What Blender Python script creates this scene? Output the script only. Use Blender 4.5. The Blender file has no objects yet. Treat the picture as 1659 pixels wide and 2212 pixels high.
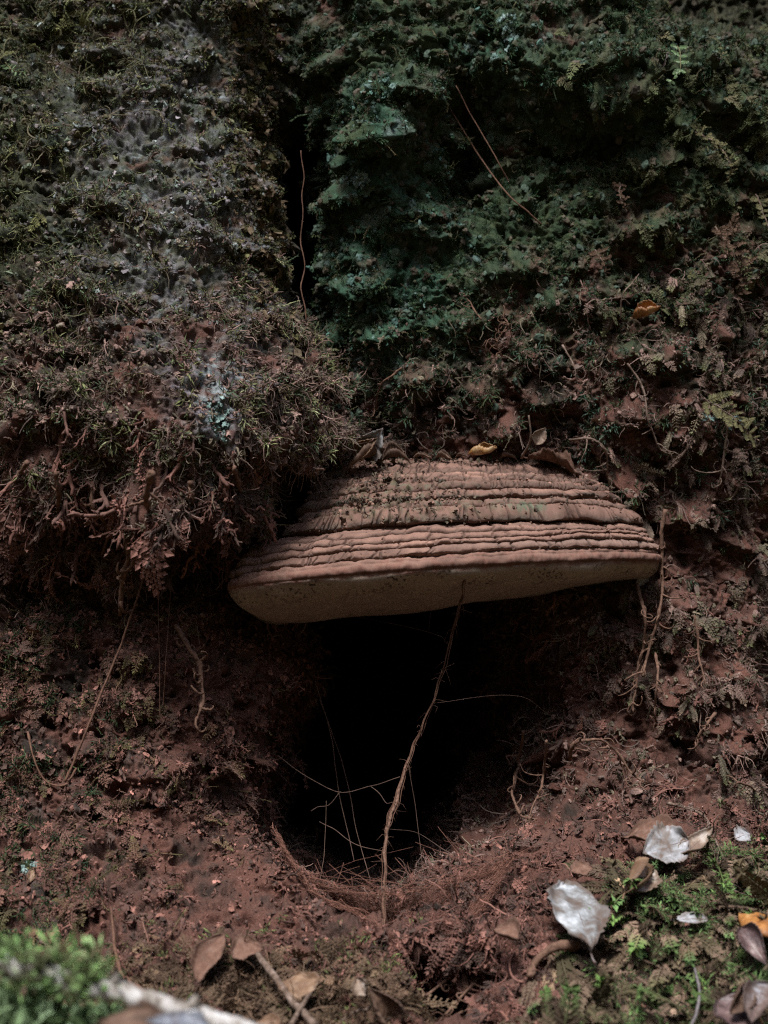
import bpy, math, random
import numpy as np
from mathutils import Vector, Matrix

# ---------------------------------------------------------------- camera, sky, sun, exposure
S = bpy.context.scene
PITCH = math.radians(8.0)
CAM = np.array([0.0, 0.0, 0.30])
FWD = np.array([0.0, math.cos(PITCH), math.sin(PITCH)])
UPV = np.array([0.0, -math.sin(PITCH), math.cos(PITCH)])
RGT = np.array([1.0, 0.0, 0.0])
KPX = 0.643 / 1659.0            # metres per survey unit at one metre
cam_d = bpy.data.cameras.new("camera")
cam_d.sensor_fit = 'VERTICAL'
cam_d.sensor_height = 36.0
cam_d.lens = 18.0 / (1106.0 * KPX)
cam_d.clip_start = 0.02
cam_d.clip_end = 400.0
cam_d.dof.use_dof = True
cam_d.dof.focus_distance = 1.01
cam_d.dof.aperture_fstop = cam_d.lens / 7.0
cam = bpy.data.objects.new("camera", cam_d)
S.collection.objects.link(cam)
cam.location = CAM
cam.rotation_euler = (math.pi / 2 + PITCH, 0, 0)
S.camera = cam

SUN_EL, SUN_AZ = math.radians(60.0), math.radians(196.0)   # azimuth clockwise from +Y: behind the camera, to the left
world = bpy.data.worlds.new("World")
S.world = world
world.use_nodes = True
wn = world.node_tree
sky_n = wn.nodes.new('ShaderNodeTexSky')
sky_n.sky_type = 'NISHITA'
sky_n.sun_disc = False
sky_n.sun_elevation = SUN_EL
sky_n.sun_rotation = SUN_AZ
sky_n.dust_density = 3.0
bg = wn.nodes['Background']
bg.inputs['Strength'].default_value = 0.06
wn.links.new(sky_n.outputs[0], bg.inputs['Color'])
sun_d = bpy.data.lights.new("sun", 'SUN')
sun_d.energy = 2.5
sun_d.angle = math.radians(17.0)
sun_d.color = (1.0, 0.985, 0.975)
sun = bpy.data.objects.new("sun", sun_d)
S.collection.objects.link(sun)
sdir = Vector((math.sin(SUN_AZ) * math.cos(SUN_EL), math.cos(SUN_AZ) * math.cos(SUN_EL), math.sin(SUN_EL)))
sun.rotation_euler = sdir.to_track_quat('Z', 'Y').to_euler()
sun.location = (-1, -2, 4)
S.view_settings.view_transform = 'Standard'
S.view_settings.look = 'None'
S.view_settings.gamma = 1.0
S.view_settings.exposure = 1.2
S.cycles.max_bounces = 4
S.cycles.diffuse_bounces = 2
S.cycles.glossy_bounces = 1
S.cycles.caustics_reflective = False
S.cycles.caustics_refractive = False
S.cycles.use_denoising = False
S.cycles.filter_width = 1.2

COL = S.collection
rng = np.random.default_rng(7)
random.seed(7)

# ---------------------------------------------------------------- helpers
def P(px, py, d):
    """survey coordinates (photo laid on a 1659 x 2212 sheet) and distance along the axis -> world point"""
    px, py, d = np.broadcast_arrays(np.asarray(px, float), np.asarray(py, float), np.asarray(d, float))
    a = (px - 829.5) * KPX
    b = (1106.0 - py) * KPX
    return CAM + d[..., None] * (FWD + a[..., None] * RGT + b[..., None] * UPV)

def sstep(a, b, x):
    t = np.clip((x - a) / (b - a), 0, 1)
    return t * t * (3 - 2 * t)

def smin(a, b, k):
    h = np.clip(0.5 + 0.5 * (b - a) / k, 0, 1)
    return b * (1 - h) + a * h - k * h * (1 - h)

def gauss(x, y, cx, cy, sx, sy):
    return np.exp(-((x - cx) / sx) ** 2 - ((y - cy) / sy) ** 2)

_tabs = {}
def gnoise(p, seed=0):
    """3-D gradient noise, p (N,3)"""
    if seed not in _tabs:
        r = np.random.default_rng(1000 + seed)
        perm = r.permutation(256)
        g = r.normal(size=(256, 3)); g /= np.linalg.norm(g, axis=1)[:, None]
        _tabs[seed] = (np.concatenate([perm, perm, perm]).astype(np.int32), g.astype(np.float32))
    perm, g = _tabs[seed]
    p = np.asarray(p, np.float32)
    i = np.floor(p).astype(np.int32)
    f = p - i
    i &= 255
    u = f * f * f * (f * (f * 6 - 15) + 10)
    def corner(a, b, c):
        h = perm[perm[perm[(i[:, 0] + a) & 255] + ((i[:, 1] + b) & 255)] + ((i[:, 2] + c) & 255)]
        gg = g[h]
        return gg[:, 0] * (f[:, 0] - a) + gg[:, 1] * (f[:, 1] - b) + gg[:, 2] * (f[:, 2] - c)
    x0 = [corner(0, b, c) * (1 - u[:, 0]) + corner(1, b, c) * u[:, 0] for b in (0, 1) for c in (0, 1)]
    y0 = x0[0] * (1 - u[:, 1]) + x0[2] * u[:, 1]
    y1 = x0[1] * (1 - u[:, 1]) + x0[3] * u[:, 1]
    return (y0 * (1 - u[:, 2]) + y1 * u[:, 2]) * 1.6

def fbm(p, scale, octaves=3, seed=0, gain=0.5):
    p = np.asarray(p) / scale
    out, amp = 0, 1.0
    for k in range(octaves):
        out = out + amp * gnoise(p * (2.03 ** k) + 17.3 * k, seed + k)
        amp *= gain
    return out

def worley2(u, v, seed=0):
    """distance to the cell border on a jittered square lattice (u, v in cells), and a cell number"""
    r = np.random.default_rng(500 + seed)
    jx, jy = r.random((64, 64)), r.random((64, 64))
    iu, iv = np.floor(u).astype(int), np.floor(v).astype(int)
    f1 = np.full(u.shape, 9.0); f2 = np.full(u.shape, 9.0); cid = np.zeros(u.shape, int)
    for a in (-1, 0, 1):
        for b in (-1, 0, 1):
            cu, cv = iu + a, iv + b
            dx = cu + jx[cu % 64, cv % 64] - u
            dy = cv + jy[cu % 64, cv % 64] - v
            dd = np.sqrt(dx * dx + dy * dy)
            closer = dd < f1
            f2 = np.where(closer, f1, np.minimum(f2, dd))
            cid = np.where(closer, (cu % 64) * 64 + cv % 64, cid)
            f1 = np.where(closer, dd, f1)
    return f2 - f1, cid

def mesh_np(name, verts, quads=None, tris=None, smooth=True):
    me = bpy.data.meshes.new(name)
    verts = np.asarray(verts, np.float32).reshape(-1, 3)
    nq = 0 if quads is None else len(quads)
    nt = 0 if tris is None else len(tris)
    me.vertices.add(len(verts))
    me.vertices.foreach_set('co', verts.ravel())
    loops = []
    if nq: loops.append(np.asarray(quads, np.int32).ravel())
    if nt: loops.append(np.asarray(tris, np.int32).ravel())
    loops = np.concatenate(loops)
    me.loops.add(len(loops))
    me.loops.foreach_set('vertex_index', loops)
    starts = np.concatenate([np.arange(nq) * 4, nq * 4 + np.arange(nt) * 3]).astype(np.int32)
    me.polygons.add(nq + nt)
    me.polygons.foreach_set('loop_start', starts)
    me.polygons.foreach_set('use_smooth', np.full(nq + nt, smooth, bool))
    me.update(calc_edges=True)
    return me

def attr_color(me, name, arr):
    a = me.attributes.new(name, 'FLOAT_COLOR', 'POINT')
    arr = np.asarray(arr, np.float32)
    if arr.shape[1] == 3:
        arr = np.concatenate([arr, np.ones((len(arr), 1), np.float32)], 1)
    a.data.foreach_set('color', arr.ravel())

def attr_float(me, name, arr):
    a = me.attributes.new(name, 'FLOAT', 'POINT')
    a.data.foreach_set('value', np.asarray(arr, np.float32).ravel())

def obj(name, me, mat=None, parent=None):
    o = bpy.data.objects.new(name, me)
    COL.objects.link(o)
    if mat is not None and me is not None:
        me.materials.clear(); me.materials.append(mat)
    if parent is not None: o.parent = parent
    return o

def tag(o, label, cat, group=None, kind=None):
    o['label'] = label; o['category'] = cat
    if group: o['group'] = group
    if kind: o['kind'] = kind
    return o

def thing(name, label, cat, group=None, loc=None):
    o = bpy.data.objects.new(name, None)
    COL.objects.link(o)
    o.empty_display_size = 0.02
    if loc is not None: o.location = [float(c) for c in loc]
    return tag(o, label, cat, group)

def part(name, me, mat, root):
    """child whose mesh is given in world coordinates while the root stands at its own place"""
    o = obj(name, me, mat, root)
    if root is not None:
        o.location = [-c for c in root.location]
    return o

def grid_quads(nu, nv):
    a = np.arange(nu * nv).reshape(nu, nv)
    return np.stack([a[:-1, :-1], a[1:, :-1], a[1:, 1:], a[:-1, 1:]], -1).reshape(-1, 4)

def unit(v):
    v = np.asarray(v, float)
    return v / max(1e-9, np.linalg.norm(v))

def catmull(pts, n):
    pts = np.asarray(pts, float)
    if len(pts) == 2:
        t = np.linspace(0, 1, n)[:, None]
        return pts[0] * (1 - t) + pts[1] * t
    q = np.vstack([2 * pts[0] - pts[1], pts, 2 * pts[-1] - pts[-2]])
    m = len(pts) - 1
    s = np.linspace(0, m - 1e-6, n); i = s.astype(int); t = (s - i)[:, None]
    p0, p1, p2, p3 = q[i], q[i + 1], q[i + 2], q[i + 3]
    return 0.5 * (2 * p1 + (p2 - p0) * t + (2 * p0 - 5 * p1 + 4 * p2 - p3) * t ** 2 + (3 * p1 - p0 - 3 * p2 + p3) * t ** 3)

def tube(path, radii, sides=6, lump=0.0, seed=0):
    path = np.asarray(path, float); n = len(path)
    radii = np.broadcast_to(np.asarray(radii, float), (n,))
    T = np.gradient(path, axis=0); T /= np.linalg.norm(T, axis=1)[:, None] + 1e-12
    ref = np.array([0.31, 0.8, 0.5]); ref = ref / np.linalg.norm(ref)
    A = np.cross(T, ref); A /= np.linalg.norm(A, axis=1)[:, None] + 1e-9
    B = np.cross(T, A)
    ang = np.linspace(0, 2 * np.pi, sides, endpoint=False)
    r = radii[:, None] * np.ones(sides)
    if lump:
        r = r * (1 + lump * np.random.default_rng(seed).normal(size=r.shape).clip(-2, 2))
    V = path[:, None] + r[..., None] * (np.cos(ang)[None, :, None] * A[:, None] + np.sin(ang)[None, :, None] * B[:, None])
    V = V.reshape(-1, 3)
    idx = np.arange(n * sides).reshape(n, sides)
    nxt = np.roll(idx, -1, 1)
    Q = np.stack([idx[:-1], nxt[:-1], nxt[1:], idx[1:]], -1).reshape(-1, 4)
    c0, c1 = len(V), len(V) + 1
    V = np.vstack([V, path[:1], path[-1:]])
    T3 = np.vstack([np.stack([nxt[0], idx[0], np.full(sides, c0)], -1), np.stack([idx[-1], nxt[-1], np.full(sides, c1)], -1)])
    return V, Q, T3

class MB:
    def __init__(self): self.v, self.q, self.t, self.n = [], [], [], 0
    def add(self, V, Q=None, T=None):
        V = np.asarray(V, float).reshape(-1, 3)
        self.v.append(V)
        if Q is not None and len(Q): self.q.append(np.asarray(Q) + self.n)
        if T is not None and len(T): self.t.append(np.asarray(T) + self.n)
        self.n += len(V)
        return self
    def mesh(self, name, smooth=True):
        return mesh_np(name, np.vstack(self.v), np.vstack(self.q) if self.q else None, np.vstack(self.t) if self.t else None, smooth)

# ---------------------------------------------------------------- materials
def new_mat(name):
    m = bpy.data.materials.new(name); m.use_nodes = True
    nt = m.node_tree
    return m, nt, nt.nodes['Principled BSDF']

def node(nt, kind, **kw):
    n = nt.nodes.new(kind)
    for k, v in kw.items(): setattr(n, k, v)
    return n

def ramp(nt, fac, stops):
    r = node(nt, 'ShaderNodeValToRGB')
    els = r.color_ramp.elements
    while len(els) < len(stops): els.new(0.5)
    for e, (pos, c) in zip(els, stops):
        e.position = pos; e.color = (*c, 1) if len(c) == 3 else c
    nt.links.new(fac, r.inputs[0])
    return r.outputs[0]

def noise_n(nt, scale, detail=4, rough=0.6, vec=None):
    n = node(nt, 'ShaderNodeTexNoise')
    n.inputs['Scale'].default_value = scale
    n.inputs['Detail'].default_value = detail
    n.inputs['Roughness'].default_value = rough
    if vec is not None: nt.links.new(vec, n.inputs['Vector'])
    return n

def geo_pos(nt):
    return node(nt, 'ShaderNodeNewGeometry').outputs['Position']

def mulcol(nt, a, b, fac=1.0):
    m = node(nt, 'ShaderNodeMix', data_type='RGBA', blend_type='MULTIPLY')
    m.inputs[0].default_value = fac
    nt.links.new(a, m.inputs[6]); nt.links.new(b, m.inputs[7])
    return m.outputs[2]

def bump_n(nt, height, strength, dist):
    b = node(nt, 'ShaderNodeBump')
    b.inputs['Strength'].default_value = strength
    b.inputs['Distance'].default_value = dist
    nt.links.new(height, b.inputs['Height'])
    return b.outputs[0]

def mat_attr(name, attr='col', grain=900.0, rough=0.95, bump=0.5, bdist=0.0012, contrast=0.55):
    """base colour from a colour attribute, broken up with fine grain"""
    m, nt, b = new_mat(name)
    a = node(nt, 'ShaderNodeAttribute', attribute_name=attr)
    pos = geo_pos(nt)
    n = noise_n(nt, grain, 5, 0.7, pos)
    lo = 1 - contrast
    g = ramp(nt, n.outputs['Fac'], [(0.25, (lo, lo, lo)), (0.75, (1 + contrast * 0.6,) * 3)])
    nt.links.new(mulcol(nt, a.outputs['Color'], g), b.inputs['Base Color'])
    b.inputs['Roughness'].default_value = rough
    b.inputs['Specular IOR Level'].default_value = 0.2
    nt.links.new(bump_n(nt, n.outputs['Fac'], bump, bdist), b.inputs['Normal'])
    return m

M_bark = mat_attr('mossy_bark', grain=700.0, bump=0.8, bdist=0.002, contrast=0.6)
M_fung = mat_attr('fungus_crust', grain=1500.0, bump=0.45, bdist=0.0007, contrast=0.32)

def mat_moss():
    m, nt, b = new_mat('moss')
    a = node(nt, 'ShaderNodeAttribute', attribute_name='col', attribute_type='INSTANCER')
    a2 = node(nt, 'ShaderNodeAttribute', attribute_name='tipcol', attribute_type='INSTANCER')
    t = node(nt, 'ShaderNodeAttribute', attribute_name='tip', attribute_type='GEOMETRY')
    mx = node(nt, 'ShaderNodeMix', data_type='RGBA')
    nt.links.new(t.outputs['Fac'], mx.inputs[0])
    nt.links.new(a.outputs['Color'], mx.inputs[6]); nt.links.new(a2.outputs['Color'], mx.inputs[7])
    n = noise_n(nt, 600.0, 3, 0.7, geo_pos(nt))
    g = ramp(nt, n.outputs['Fac'], [(0.25, (0.55,) * 3), (0.75, (1.35,) * 3)])
    nt.links.new(mulcol(nt, mx.outputs[2], g), b.inputs['Base Color'])
    b.inputs['Roughness'].default_value = 0.85
    b.inputs['Specular IOR Level'].default_value = 0.25
    return m
M_moss = mat_moss()

def mat_plain(name, stops, scale=120.0, rough=0.8, spec=0.3, bump=0.4, bdist=0.001, detail=5, stain=None):
    m, nt, b = new_mat(name)
    n = noise_n(nt, scale, detail, 0.65, geo_pos(nt))
    stops = [(0.5 + (p - 0.52) * 0.6, c) for p, c in stops]
    base = ramp(nt, n.outputs['Fac'], stops)
    if stain:                       # veins and browned edges of a dead leaf
        at_ = node(nt, 'ShaderNodeAttribute', attribute_name='stain')
        mx = node(nt, 'ShaderNodeMix', data_type='RGBA')
        nt.links.new(at_.outputs['Fac'], mx.inputs[0]); nt.links.new(base, mx.inputs[6]); mx.inputs[7].default_value = (*stain, 1)
        base = mx.outputs[2]
    nt.links.new(base, b.inputs['Base Color'])
    b.inputs['Roughness'].default_value = rough
    b.inputs['Specular IOR Level'].default_value = spec
    if bump:
        n2 = noise_n(nt, scale * 4, 4, 0.7, geo_pos(nt))
        nt.links.new(bump_n(nt, n2.outputs['Fac'], bump, bdist), b.inputs['Normal'])
    return m

# ---------------------------------------------------------------- tree base: the lie of the surface
def itp(y, pts):
    ys, vs = zip(*pts)
    return np.interp(y, ys, vs)

EDGE = [(-600, 560), (0, 590), (200, 590), (400, 592), (640, 600), (700, 648), (800, 698), (900, 750), (950, 768), (1000, 712), (1050, 640), (1120, 590),
        (1180, 560), (1250, 585), (1330, 620), (1450, 645), (1530, 625), (1600, 585), (1750, 560), (1800, 566), (1850, 590), (1900, 635), (1950, 700),
        (2000, 860), (2060, 880), (2212, 900), (2800, 950)]
A_Y = [(-600, 1.52), (0, 1.185), (300, 1.09), (600, 1.01), (800, 0.972), (920, 0.962), (1030, 0.985), (1100, 1.012), (1180, 1.038), (1260, 1.045), (1340, 1.035),
       (1450, 1.01), (1600, 0.985), (1750, 0.955), (1900, 0.905), (2050, 0.845), (2212, 0.78), (2800, 0.55)]
B_Y = [(-600, 1.27), (0, 1.18), (300, 1.165), (600, 1.15), (800, 1.135), (950, 1.14), (1000, 1.15), (1250, 1.16), (1400, 1.13), (1600, 1.10), (1720, 1.06),
       (1800, 0.99), (1900, 0.925), (2050, 0.86), (2212, 0.79), (2800, 0.55)]

def base_depth(x, y):
    xe = itp(y, EDGE)
    t = xe - x
    R = 340.0
    k = np.clip((R - t) / R, 0, 1)
    fade = 1 - sstep(1850, 2000, y)                    # the left root runs out into the ground
    wv = 45 * np.sin(x / 83.0 + 0.6) + 30 * np.sin(x / 37.0 + 2.0) - 0.30 * (x - 260)
    A = itp(y + wv * np.exp(-((y - 1120) / 170) ** 2), A_Y) + 0.17 * (1 - np.sqrt(np.clip(1 - k * k, 0, 1))) * fade
    A = A + np.where(t < 0, -t * 0.010, 0) * fade
    A = A + 0.06 * np.clip((120 - x) / 420, 0, 3) ** 2
    A = A + 0.085 * gauss(x, y, 440, 1200, 130, 75) + 0.07 * gauss(x, y, 600, 1150, 70, 90) + 0.10 * gauss(x, y, 690, 1070, 100, 85) + 0.04 * gauss(x, y, 725, 965, 100, 90) + 0.05 * gauss(x, y, 560, 1290, 110, 80) + 0.05 * gauss(x, y, 120, 1240, 120, 70)
    A = A - 0.025 * gauss(x, y, 330, 900, 210, 120) - 0.02 * gauss(x, y, 150, 1010, 160, 60)
    A = A + 0.03 * gauss(x, y, 130, 130, 90, 70) + 0.02 * gauss(x, y, 120, 560, 110, 60)
    B = itp(y, B_Y)
    B = B + 0.05 * gauss(x, y, 660, 400, 90, 500) + 0.10 * gauss(x, y, 1000, 340, 60, 150) - 0.035 * gauss(x, y, 830, 230, 110, 170)
    B = B - 0.04 * gauss(x, y, 1330, 150, 260, 110) + 0.05 * gauss(x, y, 1190, 330, 140, 110)
    B = B - 0.03 * gauss(x, y, 1500, 1300, 120, 330) - 0.02 * gauss(x, y, 1420, 880, 180, 140)
    B = B + 0.25 * sstep(1330, 1470, x + 0.6 * (60 - y)) * (1 - sstep(40, 120, y - 0.12 * (x - 1400)))
    B = B + 0.30 * sstep(1622, 1660, x) * sstep(1330, 1450, y) * (1 - sstep(1700, 1800, y))
    B = B + 0.05 * np.clip((x - 1560) / 300, 0, 4) ** 2
    B = B + 0.09 * np.exp(-(np.clip(x - xe, 0, None) / 75) ** 2) * sstep(620, 720, y) * (1 - sstep(930, 1010, y))
    # the slot between the two stems
    B = B + 0.40 * sstep(566, 600, x) * (1 - sstep(686, 722, x)) * sstep(230, 330, y) * (1 - sstep(640, 730, y))
    # hollow under the bracket
    xl = xe - 40
    rightedge = itp(y, [(1150, 1330), (1400, 1345), (1520, 1330), (1600, 1300), (1700, 1290), (1800, 1230), (1870, 1120), (1940, 950)])
    inside = sstep(0, 14, x - xl) * (1 - sstep(-190, 20, x - rightedge)) * sstep(1180, 1260, y)
    floor_y = itp(x, [(560, 1850), (620, 1925), (700, 1985), (800, 2005), (900, 1985), (1000, 1935), (1100, 1890), (1350, 1800)])
    s = sstep(820, 1270, x)
    D = 1.75 - 0.62 * s
    steep = 0.0042 - 0.0026 * sstep(850, 1050, x)
    Fl = itp(floor_y, B_Y) + np.clip(floor_y - y, 0, None) * steep
    D = np.where(y < floor_y, np.minimum(D, Fl), B)
    B = B + np.clip(D - B, 0, None) * inside
    # gap under the roots at the foot, and a small burrow
    d = smin(A, B, 0.012)
    d = d + 0.34 * sstep(835, 868, x) * (1 - sstep(1050, 1095, x)) * sstep(2045, 2078, y + 0.28 * (x - 960)) * (1 - sstep(2190, 2222, y))
    d = d + 0.12 * (1 - sstep(0.75, 1.05, np.hypot((x - 762) / 44, (y - 1978 - 0.12 * (x - 762)) / 22)))
    return d

def axis_pts(lo, a, b, hi, step, coarse):
    return np.concatenate([np.arange(lo, a, coarse), np.arange(a, b, step), np.arange(b, hi, coarse)])

STEP = 2.7
gx = axis_pts(-560, -24, 1684, 2230, STEP, 14.0)
gy = axis_pts(-640, -24, 2236, 2780, STEP, 14.0)
NX, NY = len(gx), len(gy)
GX, GY = np.meshgrid(gx, gy, indexing='ij')
D0 = base_depth(GX, GY)
# soften
for _ in range(2):
    D0[1:-1, 1:-1] = (D0[1:-1, 1:-1] * 2 + D0[:-2, 1:-1] + D0[2:, 1:-1] + D0[1:-1, :-2] + D0[1:-1, 2:]) / 6
V0 = P(GX, GY, D0)

def grid_normals(V):
    du = np.gradient(V, axis=0); dv = np.gradient(V, axis=1)
    n = np.cross(dv, du)
    n /= np.linalg.norm(n, axis=-1, keepdims=True) + 1e-12
    tocam = CAM - V
    n[(n * tocam).sum(-1) < 0] *= -1
    return n

N0 = grid_normals(V0)
flat = V0.reshape(-1, 3)
XF, YF = GX.ravel(), GY.ravel()
wob = fbm(flat, 0.06, 3, 3)
wob2 = fbm(flat, 0.025, 3, 8)
fine = fbm(flat, 0.009, 2, 21)

# smooth bark shows on the upper left stem and on the dusty shoulder
barky = np.clip(gauss(XF, YF, 380, 350, 230, 380) * 1.1 + gauss(XF, YF, 420, 640, 130, 80) + gauss(XF, YF, 470, 850, 90, 120) + 0.35 * wob, 0, 1)
smoothdust = np.clip(gauss(XF, YF, 430, 1900, 200, 190) + 0.6 * gauss(XF, YF, 560, 1700, 150, 200) + gauss(XF, YF, 1150, 1800, 180, 90) + 0.3 * wob, 0, 1)
bumpy = 1.0 - 0.42 * barky - 0.45 * smoothdust
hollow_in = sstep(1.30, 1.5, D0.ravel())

n1 = fbm(flat, 0.055, 2, 31)
n2 = gnoise(flat / 0.024, 41)
st = flat * np.array([1.0, 1.0, 1.0])
n3 = gnoise(st / 0.0115 + 0.6 * wob[:, None], 42)
n4 = gnoise(st / 0.0058 + 5, 43)
n5 = gnoise(st / 0.0030 + 9, 44)
n6 = gnoise(st / 0.0017 + 2, 45)
pits = np.clip(gnoise(st / np.array([0.014, 0.014, 0.010]) + 31, 46) - 0.22, 0, 1)
bill = 1 - 2 * np.abs(n3)
disp = 0.009 * n1 + bumpy * (0.0075 * n2 + 0.0042 * bill + 0.0030 * (1 - 2.2 * np.abs(n4)) + 0.0018 * n5 - 0.030 * pits) + 0.0008 * n6
# bark plates on the upper left: slanting cracks
crk = 1 - np.abs(gnoise(np.stack([flat[:, 0] * 0.9 + flat[:, 2] * 0.45, flat[:, 1], flat[:, 2] * 0.35], -1) / 0.03, 47)) * 4
disp += -0.006 * np.clip(crk, 0, 1) * barky
# ragged overhanging ledges of matted moss
led = gnoise(flat / np.array([0.055, 0.055, 0.028]) + 77, 48) + 0.45 * gnoise(flat / np.array([0.022, 0.022, 0.013]) + 7, 49)
ledge = np.clip(led - 0.08, 0, 1) * (0.25 + 0.75 * bumpy) * 0.038 * (1 - 0.85 * hollow_in)
disp = disp + ledge
V1 = flat + N0.reshape(-1, 3) * disp[:, None] + ledge[:, None] * np.array([0, 0, -0.7])
V1 = V1.reshape(NX, NY, 3)
N1 = grid_normals(V1)
D1 = (V1 - CAM) @ FWD

# ---- what the surface is made of (spore dust, moss, algae, lichen, bark), then recesses darkened
C_DUST = np.array([0.126, 0.058, 0.043]); C_DUST2 = np.array([0.088, 0.056, 0.045])
C_BARK = np.array([0.225, 0.205, 0.235]); C_SOIL = np.array([0.030, 0.022, 0.018])
C_OLIVE = np.array([0.080, 0.095, 0.042]); C_GREEN = np.array([0.030, 0.062, 0.030]); C_TEAL = np.array([0.038, 0.098, 0.064])
C_LICH = np.array([0.26, 0.31, 0.32])

def dust_amount(x, y):
    left = 0.10 + 0.35 * sstep(450, 800, y) + 0.40 * sstep(780, 1020, y)
    left = left - 0.30 * sstep(330, 60, x) * sstep(1250, 1400, y) * (1 - sstep(2300, 2500, y))
    right = 0.08 + 0.55 * sstep(470, 720, y + 0.35 * (x - 1150)) + 0.25 * sstep(900, 1100, y)
    right = right - 0.35 * gauss(x, y, 880, 650, 180, 300)
    right = right - 0.55 * sstep(1180, 1330, x) * sstep(1850, 1960, y + 0.1 * (x - 1300))
    m = sstep(-60, 60, x - itp(y, EDGE))
    return np.clip(left * (1 - m) + right * m, 0.02, 1)

dustF = dust_amount(XF, YF)
dmask = np.clip(sstep(0.0, 1.0, dustF * 1.2 + 0.6 * wob2 + 0.5 * wob + 0.25 * fine - 0.08), 0, 1)[:, None]
teal = np.clip(1.2 * gauss(XF, YF, 850, 560, 190, 330) + 0.6 * gauss(XF, YF, 1100, 100, 200, 110) + 0.5 * gauss(XF, YF, 820, 230, 60, 60) + 0.5 * wob2, 0, 1)
teal *= sstep(640, 680, XF)
green = np.clip(0.75 * sstep(680, 760, XF) * (1 - sstep(700, 950, YF)) + 0.45 * (1 - sstep(500, 900, YF)) + 0.6 * wob, 0, 1)
lich = np.clip(1.5 * gauss(XF, YF, 480, 870, 55, 100) * (0.45 + 1.5 * fine) + 0.8 * gauss(XF, YF, 420, 800, 60, 40) * fine, 0, 1)
lich = np.maximum(lich, np.clip(2.2 * (fbm(flat, 0.012, 2, 61) - 0.52), 0, 1) * barky)
lich = np.maximum(lich, np.clip(3 * (fbm(flat, 0.015, 2, 62) - 0.50), 0, 1) * teal * 0.6)
bc = C_SOIL * np.ones((len(flat), 3))
def over(base, c, a):
    a = np.asarray(a).reshape(-1, 1)
    return base * (1 - a) + c * a
grainy = sstep(-0.25, 0.35, fbm(flat, 0.0045, 2, 66))
bc = over(bc, C_BARK, np.clip(barky * 1.25, 0, 1) * (0.30 + 0.70 * grainy))
bc = over(bc, C_GREEN, np.clip(green, 0, 1) * 0.75)
bc = over(bc, C_OLIVE, np.clip(0.5 + 1.4 * fine, 0, 1) * 0.45 * (1 - sstep(600, 1000, YF)))
bc = over(bc, C_TEAL, sstep(0.35, 1.0, teal + 0.55 * fine + 0.25 * wob2) * 0.75)
dcol = C_DUST * (0.5 + 0.5 * sstep(-0.6, 0.6, wob2))[:, None] + C_DUST2 * (0.5 - 0.5 * sstep(-0.6, 0.6, wob2))[:, None]
upper = (1 - sstep(500, 1000, YF))[:, None]
dcol = dcol * (1 - 0.5 * upper) + C_DUST2 * 0.9 * 0.5 * upper
bc = over(bc, dcol, dmask)
bc = over(bc, C_LICH, lich * 0.8)
bc = over(bc, np.array([0.035, 0.022, 0.017]), hollow_in * 0.85)  # near-black painted in by depth, deepening the shade of hollow and slot
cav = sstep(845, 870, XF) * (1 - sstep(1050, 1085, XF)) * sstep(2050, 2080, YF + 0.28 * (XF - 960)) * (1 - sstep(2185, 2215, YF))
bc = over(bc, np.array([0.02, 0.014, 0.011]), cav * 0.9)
BC = bc

# split the sheet into the parts of the tree and the ground at its foot
EDG = np.vectorize(lambda y: 0.0)(gy) + itp(gy, EDGE)
ground_line = lambda x: itp(x, [(-600, 1960), (0, 1930), (500, 1880), (700, 1905), (800, 1945), (900, 1935), (1000, 1900), (1150, 1800), (1350, 1750), (1640, 1770), (2300, 1800)])
cxm = (GX[:-1, :-1] + GX[1:, 1:]) / 2; cym = (GY[:-1, :-1] + GY[1:, 1:]) / 2; cdm = (D0[:-1, :-1] + D0[1:, 1:]) / 2
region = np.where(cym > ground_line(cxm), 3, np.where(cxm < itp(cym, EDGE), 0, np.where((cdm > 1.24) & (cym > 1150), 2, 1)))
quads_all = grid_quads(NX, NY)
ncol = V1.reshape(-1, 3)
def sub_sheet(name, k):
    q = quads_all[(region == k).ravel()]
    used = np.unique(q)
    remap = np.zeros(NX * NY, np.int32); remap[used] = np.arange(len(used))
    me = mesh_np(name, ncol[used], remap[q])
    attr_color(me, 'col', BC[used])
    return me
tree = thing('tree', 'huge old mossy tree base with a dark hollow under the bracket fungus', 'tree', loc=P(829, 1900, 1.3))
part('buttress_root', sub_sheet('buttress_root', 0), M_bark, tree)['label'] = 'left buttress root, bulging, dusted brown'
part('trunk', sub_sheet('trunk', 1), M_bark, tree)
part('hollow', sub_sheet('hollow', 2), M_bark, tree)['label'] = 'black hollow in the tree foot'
g_o = obj('ground', sub_sheet('ground', 3), M_bark)
g_o['kind'] = 'structure'

def surf(px, py, lift=0.0):
    i = int(np.clip(np.searchsorted(gx, px), 3, NX - 4)); j = int(np.clip(np.searchsorted(gy, py), 3, NY - 4))
    d = np.median(D1[i - 2:i + 3, j - 2:j + 3])
    n = unit(N1[i - 3:i + 4, j - 3:j + 4].reshape(-1, 3).mean(0))
    return P(px, py, d) + n * lift, n, d

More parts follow.
